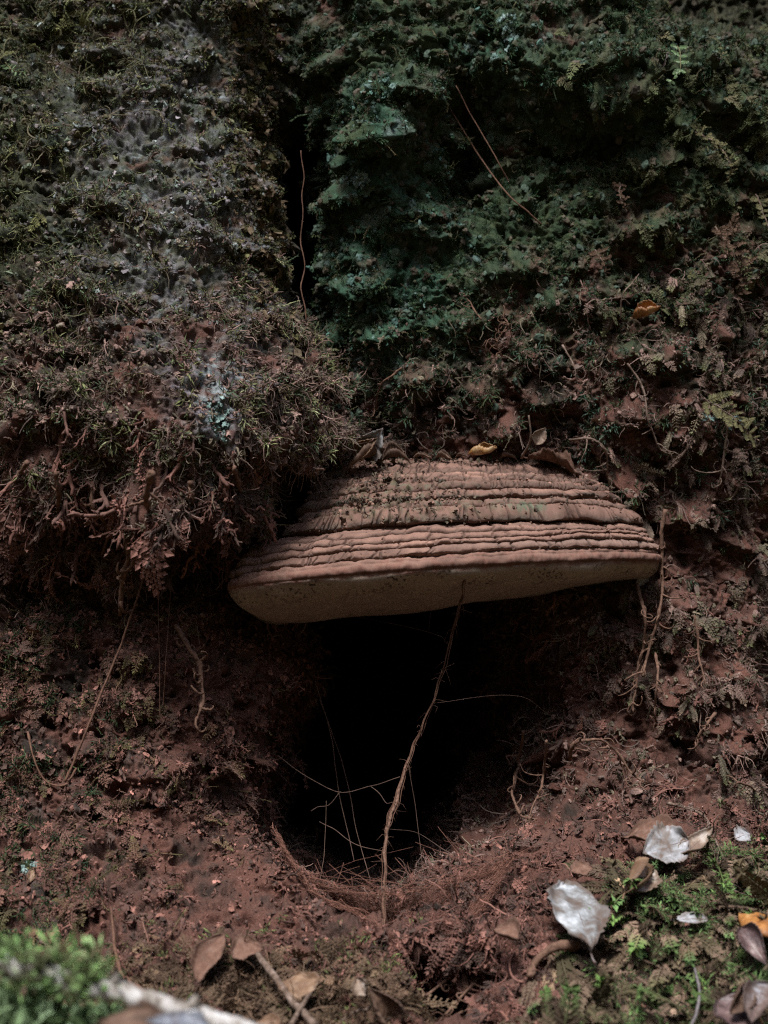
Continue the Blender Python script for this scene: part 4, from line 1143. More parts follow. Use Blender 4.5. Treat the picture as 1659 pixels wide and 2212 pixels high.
# ---------------------------------------------------------------- rootlets, twigs, threads
M_dustroot = mat_plain('dusty_rootlet', [(0.3, (0.085, 0.05, 0.036)), (0.6, (0.15, 0.088, 0.062)), (0.8, (0.19, 0.115, 0.085))], 300, 0.95, 0.1)
M_twig = mat_plain('twig_bark', [(0.3, (0.09, 0.06, 0.045)), (0.6, (0.16, 0.115, 0.09)), (0.8, (0.24, 0.18, 0.15))], 260, 0.9, 0.15)
M_thread = mat_plain('dusty_thread', [(0.3, (0.08, 0.042, 0.029)), (0.7, (0.14, 0.075, 0.05))], 200, 0.9, 0.2, 0)
M_web = mat_plain('dusty_web', [(0.3, (0.13, 0.062, 0.044)), (0.7, (0.22, 0.105, 0.075))], 200, 0.9, 0.2, 0)
M_silk = mat_plain('spider_silk', [(0.3, (0.08, 0.05, 0.038)), (0.7, (0.13, 0.08, 0.06))], 200, 0.8, 0.3, 0)
M_grey = mat_plain('grey_rootlet', [(0.3, (0.08, 0.07, 0.07)), (0.7, (0.19, 0.17, 0.17))], 260, 0.85, 0.2)

def jitter_path(pts, n, amp, seed):
    p = catmull(np.array(pts), n)
    j = np.stack([gnoise(np.stack([np.linspace(0, n / 7.0, n), np.full(n, seed * 1.7), np.full(n, k * 9.1)], -1), 170) for k in range(3)], -1)
    j *= np.minimum(1, np.minimum(np.arange(n), np.arange(n)[::-1]) / 5.0)[:, None]
    return p + j * amp

def line(name, label, cat, pts, r0, r1, mat, jitter=0.002, lump=0.15, branches=0, blen=0.03, curl=0.25, bmat=None, group=None, seed=0, n=None, stem='stem', side='side_root', droop=0.15, knots=False):
    pts = [at(p) for p in pts]
    L = sum(np.linalg.norm(b - a) for a, b in zip(pts, pts[1:]))
    n = n or int(np.clip(L / 0.004, 12, 140))
    path = jitter_path(pts, n, jitter, seed)
    rad = np.linspace(r0, r1, n)
    if knots: rad = rad * (1 + 0.55 * np.clip(gnoise(np.stack([np.arange(n) / 3.0, np.full(n, seed), np.zeros(n)], -1), 171), -0.4, 1))
    r_ = np.random.default_rng(seed + 4000)
    mb = MB(); mb.add(*tube(path, rad, 7, lump, seed))
    if not branches:
        me = mb.mesh(name); o = obj(name, me, mat)
        me.transform(Matrix.Translation(-Vector(pts[0]))); o.location = pts[0]
        return tag(o, label, cat, group)
    root = thing(name, label, cat, group, pts[0])
    part(stem, mb.mesh(stem), mat, root)
    T_ = np.gradient(path, axis=0)
    for k in range(branches):
        i = int(n * (0.12 + 0.85 * (k + r_.random()) / branches)); i = min(i, n - 1)
        t = unit(T_[i]); sd = unit(np.cross(t, r_.normal(size=3)) + np.array([0, -0.25, 0]))
        d = unit(t * 0.5 + sd); ax = unit(np.cross(t, sd) + r_.normal(size=3) * 0.3); w = curl * r_.choice([-1, 1]) * r_.uniform(0.4, 1.4)
        bl = blen * r_.uniform(0.5, 1.3); m = 14; q = [path[i]]
        for j in range(m):
            d = rot_axis(d, ax, w * (0.3 + 1.2 * j / m)); d = unit(d + r_.normal(size=3) * 0.10 + np.array([0, 0, -droop * 0.3]))
            q.append(q[-1] + d * bl / m)
        bb = MB(); bb.add(*tube(np.array(q), np.linspace(max(r1, r0 * 0.55), r0 * 0.22, m + 1), 5, lump, seed + k))
        part(side, bb.mesh(side), bmat or mat, root)
    return root

# dusty strands hanging in front of the left root
line('dusty_thread', 'long orange dusty thread slanting across the lower left root', 'thread', [(336, 1085, 0.02), (326, 1180, 0.09), (305, 1260, 0.08), (266, 1380, 0.035), (222, 1490, 0.03), (182, 1590, 0.03), (140, 1690, 0.018)], 0.0006, 0.0011, M_thread, 0.0008, 0.2, seed=1, n=90)
G_TH = 'thin threads hanging before the left root'
line('dusty_thread', 'left one of the two vertical threads below the left bulge', 'thread', [(345, 1130, 0.03), (342, 1300, 0.06), (346, 1560, 0.02)], 0.0004, 0.0003, M_thread, 0.0006, 0.1, seed=2, group=G_TH)
line('dusty_thread', 'right one of the two vertical threads below the left bulge', 'thread', [(378, 1080, 0.03), (372, 1220, 0.08), (360, 1400, 0.04), (352, 1530, 0.02)], 0.0004, 0.0003, M_thread, 0.0006, 0.1, seed=3, group=G_TH)
line('dusty_thread', 'short thread crossing between the vertical threads below the left bulge', 'thread', [(322, 1175, 0.085), (375, 1140, 0.06), (410, 1110, 0.03)], 0.0004, 0.0003, M_thread, 0.0006, 0.1, seed=4, group=G_TH)
line('dusty_thread', 'sagging orange thread low on the left moss', 'thread', [(60, 1580, 0.012), (72, 1640, 0.014), (100, 1690, 0.016), (140, 1698, 0.016), (165, 1660, 0.014)], 0.0008, 0.0008, M_thread, 0.0012, 0.3, seed=5)
line('dusty_thread', 'dusty orange web cord at the bottom left', 'thread', [(240, 1960, 0.012), (248, 2040, 0.016), (262, 2100, 0.018), (320, 2150, 0.018), (345, 2175, 0.016)], 0.0007, 0.0022, M_thread, 0.0012, 0.35, seed=6)
LIFT[0] = 0.03
# crusted rootlets under the left bulge
G_RL = 'crusted rootlets hanging under the left bulge'
for k, (pts, r0, nb, lb) in enumerate([
    ([(262, 1100, 0.02), (276, 1180, 0.055), (268, 1250, 0.045), (258, 1330, 0.02)], 0.0032, 7, 'longest crusted rootlet hanging under the left bulge'),
    ([(330, 1020, 0.01), (318, 1080, 0.035), (334, 1120, 0.03), (330, 1165, 0.025)], 0.0026, 6, 'knotted rootlet just right of the longest one under the bulge'),
    ([(196, 1040, 0.01), (205, 1100, 0.03), (228, 1150, 0.03), (222, 1195, 0.03)], 0.0024, 6, 'crusted rootlet just left of the longest one under the bulge'),
    ([(120, 1020, 0.01), (128, 1080, 0.02), (122, 1130, 0.022)], 0.0024, 5, 'short thick rootlet at the left end under the bulge'),
    ([(410, 1040, 0.012), (420, 1090, 0.03), (440, 1130, 0.028), (452, 1170, 0.026)], 0.0022, 6, 'leaning rootlet at the right of the row under the bulge'),
    ([(505, 1010, 0.012), (520, 1060, 0.02), (530, 1100, 0.018)], 0.0018, 4, 'small rootlet nearest the fungus under the left bulge'),
    ([(60, 1000, 0.01), (30, 1050, 0.02), (40, 1090, 0.02), (84, 1100, 0.016)], 0.0020, 5, 'looping rootlet at the far left edge below the bulge'),
    ([(430, 1430, 0.014), (440, 1500, 0.02), (424, 1560, 0.016)], 0.0024, 7, 'crusted rootlet left of the black hollow, halfway up'),
    ([(380, 1350, 0.014), (410, 1400, 0.02), (440, 1440, 0.016)], 0.0024, 6, 'crusted rootlet below the left tip of the fungus'),
]):
    line('rootlet', lb, 'rootlet', pts, r0, r0 * 0.5, M_dustroot, 0.004, 0.3, nb, 0.022, 0.3, seed=20 + k, group=G_RL, knots=True)
LIFT[0] = 0.006
# the cord and threads in front of the hollow
cord = thing('hanging_root', 'dust-coated cord hanging from the fungus in front of the black hollow', 'root', loc=at((1005, 1238, 'd', 1.003)))
cp = [at((x, y, 'd', d)) for x, y, d in [(1006, 1238, 1.003), (988, 1320, 1.03), (958, 1440, 1.04), (926, 1540, 1.035), (882, 1640, 1.02), (852, 1740, 0.975), (833, 1820, 0.935), (829, 1930, 0.90), (832, 2010, 0.872), (840, 2085, 0.855)]]
path = jitter_path(cp, 150, 0.0022, 3)
tt = np.linspace(0, 1, 150)
rad = np.interp(tt, [0, 0.22, 0.36, 0.45, 0.62, 0.70, 0.74, 0.9, 1.0], [0.0002, 0.0003, 0.0004, 0.0010, 0.0012, 0.0010, 0.0004, 0.0005, 0.0016])
mb = MB(); mb.add(*tube(path, rad, 8, 0.28, 5)); part('cord_core', mb.mesh('cord_core'), M_dustroot, cord)
for k in range(5):
    off = np.stack([np.sin(tt * (9 + 3 * k) + k * 1.3), np.cos(tt * (8 + 2 * k) + k), 0 * tt], -1) * (rad * 1.2 + 0.0016 * np.sin(tt * 7 + k) ** 2)[:, None]
    mb = MB(); mb.add(*tube(path + off, 0.00028, 4, 0.2, k)); part('fibre', mb.mesh('fibre'), M_thread, cord)
mb = MB(); r_ = np.random.default_rng(31)
for k in range(90):
    i = int(r_.integers(8, 146)); d = unit(r_.normal(size=3) + np.array([0, -0.2, -0.3])); q = path[i]
    mb.add(*tube(np.array([q, q + d * 0.004 + r_.normal(size=3) * 0.001, q + d * r_.uniform(0.005, 0.014) + np.array([0, 0, -0.003])]), [0.00022, 0.00016, 0.0001], 3))
part('root_hairs', mb.mesh('root_hairs'), M_dustroot, cord)['kind'] = 'stuff'
G_SK = 'spider threads across the hollow'
for k, (pts, r0, lb) in enumerate([
    ([(700, 1318, 1.05), (925, 1366, 1.0), (968, 1392, 0.995)], 0.00025, 'fine thread running from the fungus underside down to the cord'),
    ([(936, 1222, 0.99), (926, 1366, 1.0)], 0.00018, 'hair-thin vertical thread under the fungus rim left of the cord'),
    ([(935, 1519, 0.992), (1108, 1503, 1.01), (1190, 1546, 1.04), (1280, 1600, 1.08)], 0.00028, 'fine thread stretched from the cord to the right wall of the hollow'),
    ([(600, 1632, 1.02), (660, 1675, 1.01), (732, 1711, 1.0), (800, 1698, 0.99), (864, 1678, 0.978)], 0.00055, 'forked pale thread from the left hollow edge to the cord'),
    ([(735, 1710, 1.0), (712, 1738, 1.0), (688, 1742, 1.0), (672, 1752, 1.0)], 0.0005, 'short branch hanging below the forked pale thread'),
    ([(800, 1698, 0.99), (818, 1712, 0.985), (834, 1734, 0.98), (848, 1733, 0.968)], 0.0005, 'bent branch joining the forked thread to the cord'),
    ([(690, 1775, 1.0), (725, 1795, 0.99), (770, 1825, 0.975), (834, 1840, 0.952)], 0.0005, 'sagging thread low in the hollow left of the cord'),
    ([(680, 1470, 1.06), (715, 1590, 1.05), (730, 1700, 1.04), (765, 1860, 1.0)], 0.0006, 'dark strand hanging in the left half of the hollow'),
    ([(690, 1510, 1.06), (740, 1650, 1.05), (770, 1790, 1.02), (800, 1900, 0.98)], 0.0005, 'second dark strand hanging in the left half of the hollow'),
    ([(705, 1730, 1.0), (700, 1830, 0.985), (692, 1900, 0.96)], 0.0004, 'thread dropping to the ground at the left of the hollow'),
    ([(880, 1640, 1.0), (900, 1760, 0.99), (915, 1890, 0.96), (930, 1930, 0.94)], 0.0004, 'thread just right of the cord near the ground'),
    ([(1108, 1830, 1.0), (1000, 1850, 0.97), (900, 1800, 0.985), (835, 1790, 0.957)], 0.0004, 'thread crossing the lower right of the hollow'),
]):
    line('spider_thread', lb, 'thread', [(x, y, 'd', d + 0.045) for x, y, d in pts], r0 * 0.6, r0 * 0.55, M_silk, 0.0010, 0.1, seed=50 + k, group=G_SK)

# sheet web slung across the mouth of the hollow
web = thing('sheet_web', 'reddish dusty sheet web slung across the foot of the hollow', 'cobweb', loc=P(830, 1990, 0.93))
top = catmull(np.array([P(q[0], q[1], q[2] - 0.030) for q in [(590, 1790, 0.975), (640, 1880, 0.955), (720, 1918, 0.94), (830, 1930, 0.93), (940, 1912, 0.935), (1040, 1880, 0.945), (1110, 1850, 0.955)]]), 60)
bot = catmull(np.array([P(q[0], q[1], q[2] - 0.030) for q in [(640, 1880, 0.94), (690, 1940, 0.925), (800, 1985, 0.905), (850, 2055, 0.888), (905, 2068, 0.885), (960, 2030, 0.893), (1050, 1960, 0.915)]]), 60)
r_ = np.random.default_rng(77)
def webpt(u, v):
    i = u * 58.99; k = int(i); f = i - k
    a = top[k] * (1 - f) + top[k + 1] * f; b = bot[k] * (1 - f) + bot[k + 1] * f
    p = a * (1 - v) + b * v
    p = p + np.array([0, 0.025, -0.01]) * math.sin(math.pi * v) * math.sin(math.pi * u)
    return p + r_.normal(size=3) * 0.0012
mb = MB()
for k in range(4200):
    u0, v0 = r_.random(), r_.random()
    if (u0 - 0.33) ** 2 / 0.006 + (v0 - 0.8) ** 2 / 0.12 < 1: continue
    u1, v1 = np.clip(u0 + r_.normal() * 0.06, 0, 1), np.clip(v0 + r_.normal() * 0.16, 0, 1)
    a, b = webpt(u0, v0), webpt(u1, v1); c = webpt((u0 + u1) / 2, (v0 + v1) / 2)
    mb.add(*tube(np.array([a, c, b]), r_.uniform(0.00008, 0.00017), 3))
o = part('web_strands', mb.mesh('web_strands'), M_web, web); o['kind'] = 'stuff'
for nm, cv, rr in (('web_edge', top, 0.00028), ('web_edge', bot, 0.00035)):
    for q in range(3):
        mb = MB(); mb.add(*tube(cv + r_.normal(size=cv.shape) * 0.0012 + np.array([0, 0, 0.002 * q]), rr * r_.uniform(0.5, 1), 4, 0.3, q)); part(nm, mb.mesh(nm), M_web, web)
mb = MB()
for k in range(60):
    u0 = 0.25 + 0.75 * r_.random(); a = top[int(u0 * 59)]; a = a + r_.normal(size=3) * 0.002
    b = a + np.array([r_.normal() * 0.03, 0.04 + 0.05 * r_.random(), 0.02 + 0.06 * r_.random()])
    if u0 > 0.25: b = a + np.array([r_.normal() * 0.04, 0.05 * r_.random(), 0.004 + 0.02 * r_.random()])
    mb.add(*tube(np.array([a, (a + b) / 2 + r_.normal(size=3) * 0.003, b]), r_.uniform(0.00010, 0.00022), 3))
o = part('loose_strands', mb.mesh('loose_strands'), M_web, web); o['kind'] = 'stuff'

# twigs and dead fern stalks at the foot
G_TW = 'twigs and stalks at the foot of the hollow'
line('twig', 'straight dark twig leaning beside the tan oval leaf', 'twig', [(556, 2062, 0.02), (604, 2126, 0.024), (640, 2172, 0.026), (680, 2215, 0.03)], 0.0022, 0.0026, M_twig, 0.001, 0.12, seed=70, group=G_TW)
line('twig', 'short twig crossing the dark twig at the bottom edge', 'twig', [(676, 2140, 0.02), (655, 2170, 0.03), (628, 2215, 0.032)], 0.0014, 0.0018, M_twig, 0.001, 0.12, seed=71, group=G_TW)
line('twig', 'reddish upright twig standing at the bottom right of the hollow', 'twig', [(1002, 2096, 'd', 0.86), (1008, 2140, 'd', 0.85), (1016, 2170, 'd', 0.845), (1014, 2230, 'd', 0.83)], 0.0026, 0.0022, M_dustroot, 0.0012, 0.2, seed=72, group=G_TW)
line('fern_stalk', 'upper long brown stalk slanting down left from the bank', 'stalk', [(1090, 2028, 'd', 0.885), (1040, 2066, 'd', 0.87), (985, 2102, 'd', 0.86), (920, 2148, 'd', 0.84), (868, 2186, 'd', 0.825)], 0.0011, 0.0009, M_dustroot, 0.0015, 0.15, 7, 0.022, 0.5, seed=73, group=G_TW, side='curled_leaflet')
line('fern_stalk', 'lower long brown stalk slanting down left from the bank', 'stalk', [(1078, 2072, 'd', 0.872), (1040, 2108, 'd', 0.855), (1000, 2150, 'd', 0.84), (950, 2205, 'd', 0.82)], 0.0012, 0.0009, M_dustroot, 0.0015, 0.15, 8, 0.024, 0.5, seed=74, group=G_TW, side='curled_leaflet')
line('fern_stalk', 'thin upright stalk descending right of the web', 'stalk', [(1090, 1840, 'd', 0.955), (1084, 1930, 'd', 0.92), (1082, 2035, 'd', 0.878), (1066, 2115, 'd', 0.85), (1060, 2150, 'd', 0.84)], 0.0010, 0.0008, M_dustroot, 0.0015, 0.15, 7, 0.024, 0.5, seed=75, group=G_TW, side='curled_leaflet')
line('fern_stalk', 'stalk with curled leaflets at the bottom edge right of the upright twig', 'stalk', [(1110, 2150, 'd', 0.835), (1060, 2175, 'd', 0.825), (1030, 2215, 'd', 0.81)], 0.0010, 0.0008, M_dustroot, 0.0015, 0.15, 9, 0.024, 0.6, seed=76, group=G_TW, side='curled_leaflet')
line('fern_stalk', 'stalk lying across the bottom edge left of the upright twig', 'stalk', [(1000, 2185, 'd', 0.83), (940, 2212, 'd', 0.815), (880, 2198, 'd', 0.82), (820, 2190, 'd', 0.82)], 0.0010, 0.0007, M_dustroot, 0.002, 0.15, 8, 0.020, 0.6, seed=77, group=G_TW, side='curled_leaflet')
line('root', 'arched dusty root left of the silvery leaf', 'root', [(1250, 2040, 0.012), (1205, 2046, 0.016), (1160, 2075, 0.014), (1145, 2110, 0.010)], 0.0034, 0.0022, M_dustroot, 0.002, 0.25, seed=78)
line('twig', 'thin grey twig running down the middle of the moss bank', 'twig', [(1500, 2090, 0.02), (1512, 2140, 0.022), (1500, 2190, 0.024), (1492, 2225, 0.024)], 0.0009, 0.0012, M_grey, 0.002, 0.15, seed=79)
line('twig', 'thin red twig at the lower right corner', 'twig', [(1600, 2130, 0.02), (1630, 2180, 0.025), (1655, 2225, 0.025)], 0.0009, 0.0009, M_leaf['orange'], 0.001, 0.1, seed=80)
# rootlets on the right
G_RR = 'rootlets on the right trunk wall'
for k, (pts, r0, nb, bl, lb, mt) in enumerate([
    ([(1437, 1100, 0.02), (1428, 1170, 0.03), (1430, 1250, 0.035), (1424, 1330, 0.03), (1402, 1400, 0.03), (1388, 1460, 0.025)], 0.0019, 12, 0.026, 'long branching rootlet hanging just right of the fungus tip', M_dustroot),
    ([(1376, 1262, 0.03), (1390, 1330, 0.035), (1386, 1400, 0.035), (1372, 1480, 0.03), (1368, 1540, 0.025)], 0.0016, 10, 0.024, 'rootlet hanging under the right tip of the fungus', M_dustroot),
    ([(1416, 1410, 0.03), (1420, 1480, 0.035), (1416, 1560, 0.03)], 0.0014, 8, 0.02, 'short rootlet below the long branching one', M_dustroot),
    ([(1230, 1640, 0.05), (1240, 1605, 0.06), (1290, 1596, 0.055), (1330, 1622, 0.05), (1362, 1665, 0.04), (1392, 1690, 0.03)], 0.0017, 14, 0.022, 'arching feathery rootlet at the right inside of the hollow', M_dustroot),
    ([(1130, 1580, 0.16), (1120, 1650, 0.15), (1108, 1710, 0.14), (1128, 1760, 0.10), (1160, 1770, 0.06)], 0.0016, 10, 0.026, 'forked rootlet hanging in the middle of the hollow floor', M_dustroot),
    ([(1180, 1600, 0.12), (1172, 1680, 0.10), (1150, 1740, 0.09), (1130, 1790, 0.05)], 0.0012, 8, 0.022, 'rootlet right of the forked one inside the hollow', M_dustroot),
    ([(1355, 785, 0.012), (1388, 842, 0.016), (1402, 905, 0.018), (1425, 965, 0.016), (1452, 985, 0.012)], 0.0011, 7, 0.022, 'thin pale rootlet creeping down the right wall below the orange leaf', M_twig),
    ([(1230, 950, 0.02), (1290, 952, 0.03), (1312, 1000, 0.03), (1318, 1060, 0.025)], 0.0012, 11, 0.024, 'tangled rootlet arching over the right shoulder of the fungus', M_twig),
    ([(1560, 860, 0.014), (1572, 930, 0.02), (1566, 1000, 0.018), (1548, 1060, 0.014)], 0.0013, 12, 0.026, 'feathery rootlet on the far right at fungus height', M_twig),
    ([(1540, 1800, 0.02), (1556, 1840, 0.024), (1575, 1890, 0.024), (1590, 1930, 0.02)], 0.0011, 13, 0.032, 'spreading fan of rootlets on the bank near the right edge', M_twig),
    ([(1440, 1735, 0.016), (1490, 1745, 0.026), (1530, 1780, 0.026), (1545, 1810, 0.022)], 0.0012, 9, 0.024, 'rootlet leading into the fan on the bank', M_twig),
    ([(1675, 1730, 0.03), (1620, 1702, 0.03), (1580, 1680, 0.02)], 0.0013, 5, 0.018, 'bare rootlet entering from the right edge above the bank', M_dustroot),
    ([(1545, 1540, 0.02), (1520, 1570, 0.026), (1500, 1610, 0.022)], 0.0016, 6, 0.016, 'stubby rootlet on the right root above the bank', M_dustroot),
    ([(1500, 1330, 0.016), (1510, 1400, 0.02), (1524, 1480, 0.018)], 0.0014, 9, 0.020, 'dusted rootlet on the right root level with the hollow top', M_dustroot),
    ([(1340, 690, 0.012), (1350, 630, 0.018), (1380, 592, 0.016)], 0.0008, 3, 0.016, 'thin stalk curving up left of the orange leaf', M_twig),
    ([(1085, 770, 0.012), (1075, 740, 0.02), (1095, 700, 0.02), (1090, 690, 0.018)], 0.0010, 14, 0.024, 'reddish fern skeleton on the wall above the fungus', M_dustroot),
    ([(1040, 690, 0.014), (1020, 660, 0.018), (1005, 640, 0.016)], 0.0007, 6, 0.016, 'small reddish stalk left of the fern skeleton', M_dustroot),
    ([(1215, 745, 0.012), (1240, 790, 0.016), (1248, 830, 0.012)], 0.0009, 2, 0.014, 'short straight rootlet on the wall above the bracket', M_twig),
    ([(868, 795, 0.012), (836, 818, 0.02), (815, 860, 0.022), (790, 925, 0.015)], 0.0010, 4, 0.02, 'curved brown stalk in the cleft above the bracket', M_dustroot),
]):
    line('rootlet', lb, 'rootlet', pts, r0, r0 * 0.5, mt, 0.003, 0.22, nb, bl, 0.32, seed=90 + k, group=G_RR, knots=True)
line('twig', 'thin twig standing on the bracket top beside the pale round leaf', 'twig', [(1126, 990, 'd', 1.115), (1146, 945, 'd', 1.095), (1142, 897, 'd', 1.09)], 0.0012, 0.0008, M_twig, 0.0012, 0.15, seed=120)
line('dusty_thread', 'long thin strand slanting down the upper right wall', 'thread', [(972, 235, 0.02), (1035, 335, 0.05), (1088, 410, 0.035), (1140, 458, 0.016), (1170, 485, 0.008)], 0.0006, 0.0008, M_thread, 0.001, 0.2, seed=121)
line('dusty_thread', 'fainter strand above the long slanting strand on the upper right wall', 'thread', [(985, 185, 0.02), (1030, 270, 0.06), (1075, 345, 0.05), (1100, 395, 0.03)], 0.0004, 0.0005, M_thread, 0.001, 0.2, seed=122)
line('dusty_thread', 'brown thread hanging in the black slot between the stems', 'thread', [(650, 325, 'd', 1.12), (655, 480, 'd', 1.11), (655, 600, 'd', 1.10), (662, 695, 'd', 1.09)], 0.0004, 0.0006, M_thread, 0.005, 0.2, seed=123)

# ---------------------------------------------------------------- ferns and lichens on the right wall
M_fern = {'dead': mat_plain('fern_dead', [(0.3, (0.055, 0.034, 0.022)), (0.6, (0.09, 0.056, 0.038)), (0.8, (0.12, 0.082, 0.055))], 200, 0.9, 0.1),
          'green': mat_plain('fern_green', [(0.3, (0.05, 0.09, 0.03)), (0.6, (0.09, 0.16, 0.055)), (0.8, (0.14, 0.23, 0.09))], 200, 0.5, 0.4),
          'olive': mat_plain('fern_olive', [(0.3, (0.06, 0.06, 0.028)), (0.6, (0.11, 0.10, 0.045)), (0.8, (0.15, 0.14, 0.07))], 200, 0.8, 0.2)}
def fern(label, pts, mat, width, pairs, curl, seed, group=None, lobe=1.0):
    r_ = np.random.default_rng(seed + 6000)
    pts = [at(p) for p in pts]
    path = jitter_path(pts, 40, 0.002, seed); T_ = np.gradient(path, axis=0)
    root = thing('fern_frond', label, 'fern', group, pts[0])
    mb = MB(); mb.add(*tube(path, np.linspace(0.0009, 0.0004, 40), 5)); part('stalk', mb.mesh('stalk'), M_twig if mat != 'green' else M_fern['olive'], root)
    for k in range(pairs):
        f = 0.06 + 0.92 * k / (pairs - 1); i = int(f * 39); t = unit(T_[i])
        for sg in (-1, 1):
            side = unit(np.cross(t, np.array([0, -1, 0.2]))) * sg
            L = width * (1 - 0.65 * f) * r_.uniform(0.7, 1.2)
            d = unit(side + 0.55 * t + np.array([0, -0.25 * r_.random(), 0])); q = [path[i]]; ax = unit(np.cross(d, np.array([0, -1, 0.3])) + 0.4 * r_.normal(size=3))
            m = 9; ds = []
            for j in range(m):
                d = unit(rot_axis(d, ax, curl * r_.uniform(0.5, 1.2)) + np.array([0, 0, -0.06])); ds.append(d); q.append(q[-1] + d * L / m)
            mb = MB(); tmp = []
            mb.add(*tube(np.array(q), np.linspace(0.0004, 0.0002, m + 1), 4))
            for j in range(1, m):
                for s2 in (-1, 1):
                    sd = unit(np.cross(ds[j], np.array([0, -1, 0.3]))) * s2
                    leaflet(mb, tmp, q[j], unit(sd + 0.7 * ds[j] + r_.normal(size=3) * 0.15), np.array([0, -1, 0.3]), L * 0.26 * lobe * (1 - 0.5 * j / m), L * 0.07 * lobe, 0, 1)
            part('leaflet', mb.mesh('leaflet', False), M_fern[mat], root)
    return root
G_F = 'ferns on the right wall'
fern('bushy dead brown fern hanging on the right wall', [(1545, 490, 0.02), (1580, 540, 0.032), (1602, 600, 0.034), (1590, 640, 0.03)], 'dead', 0.026, 13, 0.26, 1, G_F)
fern('bright green filmy fern frond at the top right', [(1425, 62, 0.02), (1462, 95, 0.034), (1470, 140, 0.034), (1450, 178, 0.028)], 'green', 0.016, 9, 0.10, 2, G_F, 1.7)
fern('curling olive fern frond below the bright green one', [(1500, 285, 0.016), (1548, 312, 0.024), (1578, 355, 0.024), (1570, 395, 0.02)], 'olive', 0.017, 10, 0.30, 3, G_F)
fern('small curled golden fern tip above the orange leaf', [(1338, 395, 0.012), (1342, 430, 0.02), (1352, 450, 0.02)], 'dead', 0.014, 7, 0.25, 4, G_F)
fern('dead fern hanging at the right edge near the top', [(1632, 420, 0.014), (1650, 460, 0.02), (1668, 510, 0.02)], 'olive', 0.018, 8, 0.2, 5, G_F)
fern('little brown fern between the strand and the dead bushy fern', [(1285, 540, 0.012), (1302, 565, 0.018), (1310, 590, 0.018)], 'dead', 0.014, 7, 0.2, 6, G_F)
fern('grey green mossy frond on the far right at bracket height', [(1520, 860, 0.016), (1560, 885, 0.022), (1600, 915, 0.022), (1630, 950, 0.018)], 'olive', 0.022, 10, 0.12, 7, G_F)
fern('dusty feather frond just right of the rolled brown leaf at the bottom centre', [(800, 2172, 0.02), (770, 2188, 0.03), (735, 2205, 0.03)], 'dead', 0.012, 10, 0.12, 8)
fern('small frond at the upper left edge among the moss', [(10, 130, 0.012), (25, 150, 0.02), (55, 160, 0.02)], 'green', 0.010, 7, 0.12, 9)

M_lich = mat_plain('lichen', [(0.3, (0.10, 0.17, 0.15)), (0.5, (0.20, 0.29, 0.27)), (0.75, (0.33, 0.42, 0.40))], 160, 0.9, 0.1, 0.8)
def lichen(label, cx, cy, w, h, seed, n=60):
    r_ = np.random.default_rng(seed + 7000)
    c, nn, d = surf(cx, cy)
    root = thing('lichen_patch', label, 'lichen', 'lichen patches', c)
    for k in range(3):
        mb = MB()
        for j in range(n // 3):
            a = r_.uniform(0, 2 * np.pi); q = math.sqrt(r_.random())
            px, py = cx + w * q * math.cos(a), cy + h * q * math.sin(a)
            p, n2, _ = surf(px, py, 0.0015)
            me_ = protos[I_FLK[int(r_.integers(0, len(I_FLK)))]].data
            V = np.array([v.co[:] for v in me_.vertices]); Q = np.array([f.vertices[:] for f in me_.polygons])
            x = unit(DOWN + r_.normal(size=3) * 0.7); z = unit(n2 - x * np.dot(n2, x)); y = np.cross(z, x)
            s_ = r_.uniform(0.004, 0.008)
            mb.add(p + s_ * (V[:, :1] * x + V[:, 1:2] * y + V[:, 2:] * z), Q)
        part('lobe', mb.mesh('lobe'), M_lich, root)
lichen('pale teal lichen patch right of the black slot', 772, 398, 26, 34, 1, 75)
lichen('small pale lichen patch near the top of the right wall', 1098, 62, 16, 42, 2, 45)
lichen('pale lichen spot beside the slot high up', 1020, 205 - 110, 20, 14, 3, 27)
lichen('bright teal lichen at the lower left edge', 72, 1882, 26, 22, 4, 45)
lichen('bluish lichen spots on the left bulge', 470, 905, 26, 50, 5, 42)
lichen('teal lichen on the far right moss above bracket height', 1560, 905, 40, 18, 6, 36)

# ---------------------------------------------------------------- out-of-focus foreground, lower left
M_logbark = mat_plain('rotten_log', [(0.3, (0.03, 0.03, 0.016)), (0.6, (0.06, 0.055, 0.03)), (0.8, (0.09, 0.08, 0.05))], 80, 0.95, 0.1, 0.8, 0.003)
M_branch = mat_plain('pale_branch', [(0.3, (0.10, 0.08, 0.065)), (0.45, (0.28, 0.25, 0.22)), (0.6, (0.45, 0.43, 0.41)), (0.8, (0.62, 0.61, 0.60))], 110, 0.8, 0.3, 0.6)
lp = catmull(np.array([P(-700, 2375, 0.50), P(-200, 2395, 0.53), P(120, 2420, 0.555), P(420, 2490, 0.57), P(800, 2640, 0.57)]), 60)
lr = np.interp(np.linspace(0, 1, 60), [0, 0.6, 1], [0.040, 0.034, 0.026])
Vl, Ql, Tl = tube(lp, lr, 40)
Vl = Vl + 0.004 * np.stack([fbm(Vl, 0.02, 3, 201), fbm(Vl, 0.02, 3, 202), fbm(Vl, 0.02, 3, 203)], -1)
mb = MB(); mb.add(Vl, Ql, Tl)
log = obj('fallen_log', mb.mesh('fallen_log'), M_logbark)
tag(log, 'blurred mossy log crossing the lower left corner in the foreground', 'log')
br = jitter_path([P(-260, 2045, 0.535), P(60, 2100, 0.545), P(232, 2141, 0.55), P(374, 2180, 0.555), P(524, 2226, 0.56), P(760, 2310, 0.57)], 90, 0.0015, 5)
mb = MB(); mb.add(*tube(br, np.linspace(0.0052, 0.0046, 90), 16, 0.04, 9))
branch = thing('fallen_branch', 'blurred pale peeling branch lying on the log at the lower left', 'branch', loc=br[40])
part('wood', mb.mesh('wood'), M_branch, branch)
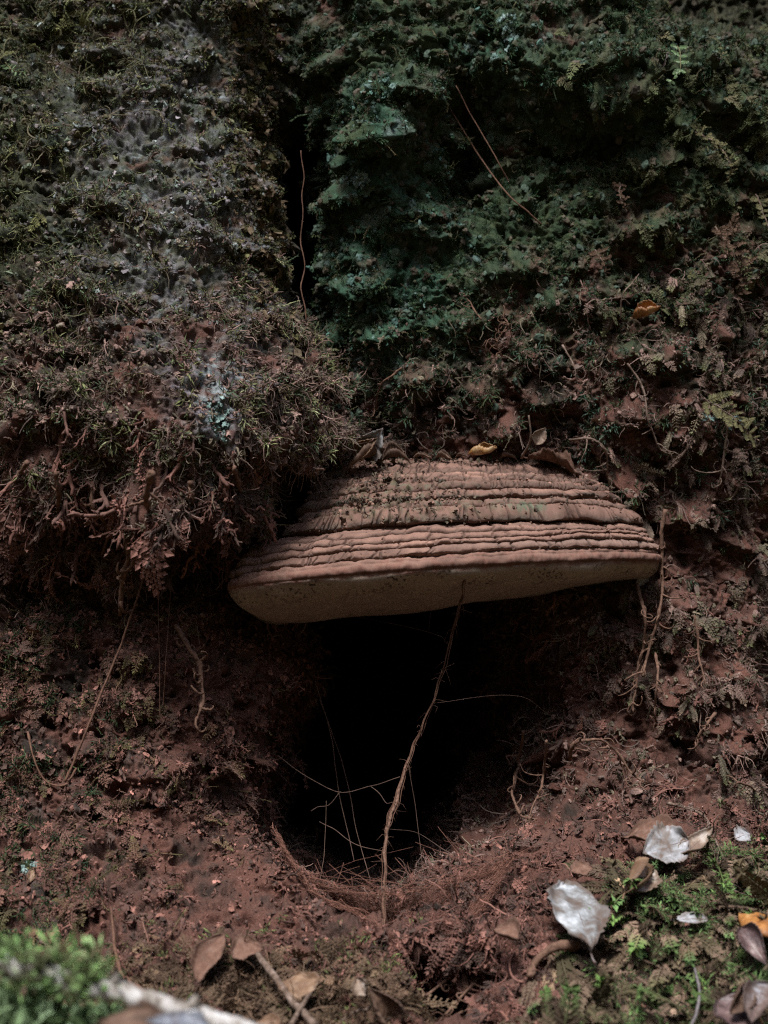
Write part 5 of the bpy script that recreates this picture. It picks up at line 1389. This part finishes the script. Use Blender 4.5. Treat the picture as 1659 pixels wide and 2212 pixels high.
for k, i in enumerate((36, 58)):
    mb = MB(); d = unit(np.array([0.3, -0.2, 0.8])); mb.add(*tube(np.array([br[i], br[i] + d * 0.006, br[i] + d * 0.009]), [0.0030, 0.0026, 0.0014], 8, 0.1, k)); part('knot', mb.mesh('knot'), M_branch, branch)
# moss on the log
r_ = np.random.default_rng(88)
k = r_.integers(0, 60, 5200); a = r_.uniform(0, 40, 5200).astype(int)
idx = k * 40 + a
v = Vl[idx]; n = v - lp[k]; n /= np.linalg.norm(n, axis=1)[:, None]
keep = (n[:, 2] > -0.1) & (v[:, 0] < -0.128 + 0.02 * r_.normal(size=len(v))) & (r_.random(len(v)) < 0.5)
v, n = v[keep], n[keep]
b = Bag()
b.place(r_, v, n, I_PLU + I_STR, 0.016, down=-0.2, out=1.1, col=[(0.07, 0.11, 0.035), (0.09, 0.14, 0.05), (0.06, 0.06, 0.03)], tip=[(0.24, 0.37, 0.18), (0.32, 0.45, 0.26), (0.15, 0.22, 0.09)], lift=0.0)
b.place(r_, v[::3], n[::3], I_TUF, 0.018, down=-0.3, out=1.2, col=(0.06, 0.10, 0.03), tip=[(0.30, 0.43, 0.23), (0.18, 0.28, 0.12)], lift=0.003)
bi = r_.integers(0, 44, 300); bv = br[bi] + r_.normal(size=(300, 3)) * 0.003; bv = bv[(bv[:, 0] < -0.128)]
b.place(r_, bv, unit(np.array([0, -0.4, 1.0])) + r_.normal(size=bv.shape) * 0.3, I_PLU + I_TUF, 0.009, down=-0.1, out=1.0, col=[(0.07, 0.11, 0.035), (0.10, 0.11, 0.05)], tip=[(0.22, 0.38, 0.13), (0.30, 0.45, 0.19), (0.16, 0.16, 0.08)], lift=0.001)
o = b.build('log_moss', 'blurred bright green moss on the log in the lower left corner')
leaf('blurred brown leaf on the log at the bottom edge', (380, 2222, 'd', 0.545), (205, 2198, 'd', 0.54), 0.018, 'brown', (0.0, -0.55, 0.9), 0.3, 0.4, 0.1, 0.2, seed=60)
leaf('blurred bluish shiny leaf on the log at the bottom edge', (470, 2240, 'd', 0.535), (318, 2196, 'd', 0.53), 0.016, 'blue', (0.0, -0.5, 1.0), 0.2, 0.3, 0.1, 0.2, seed=61)
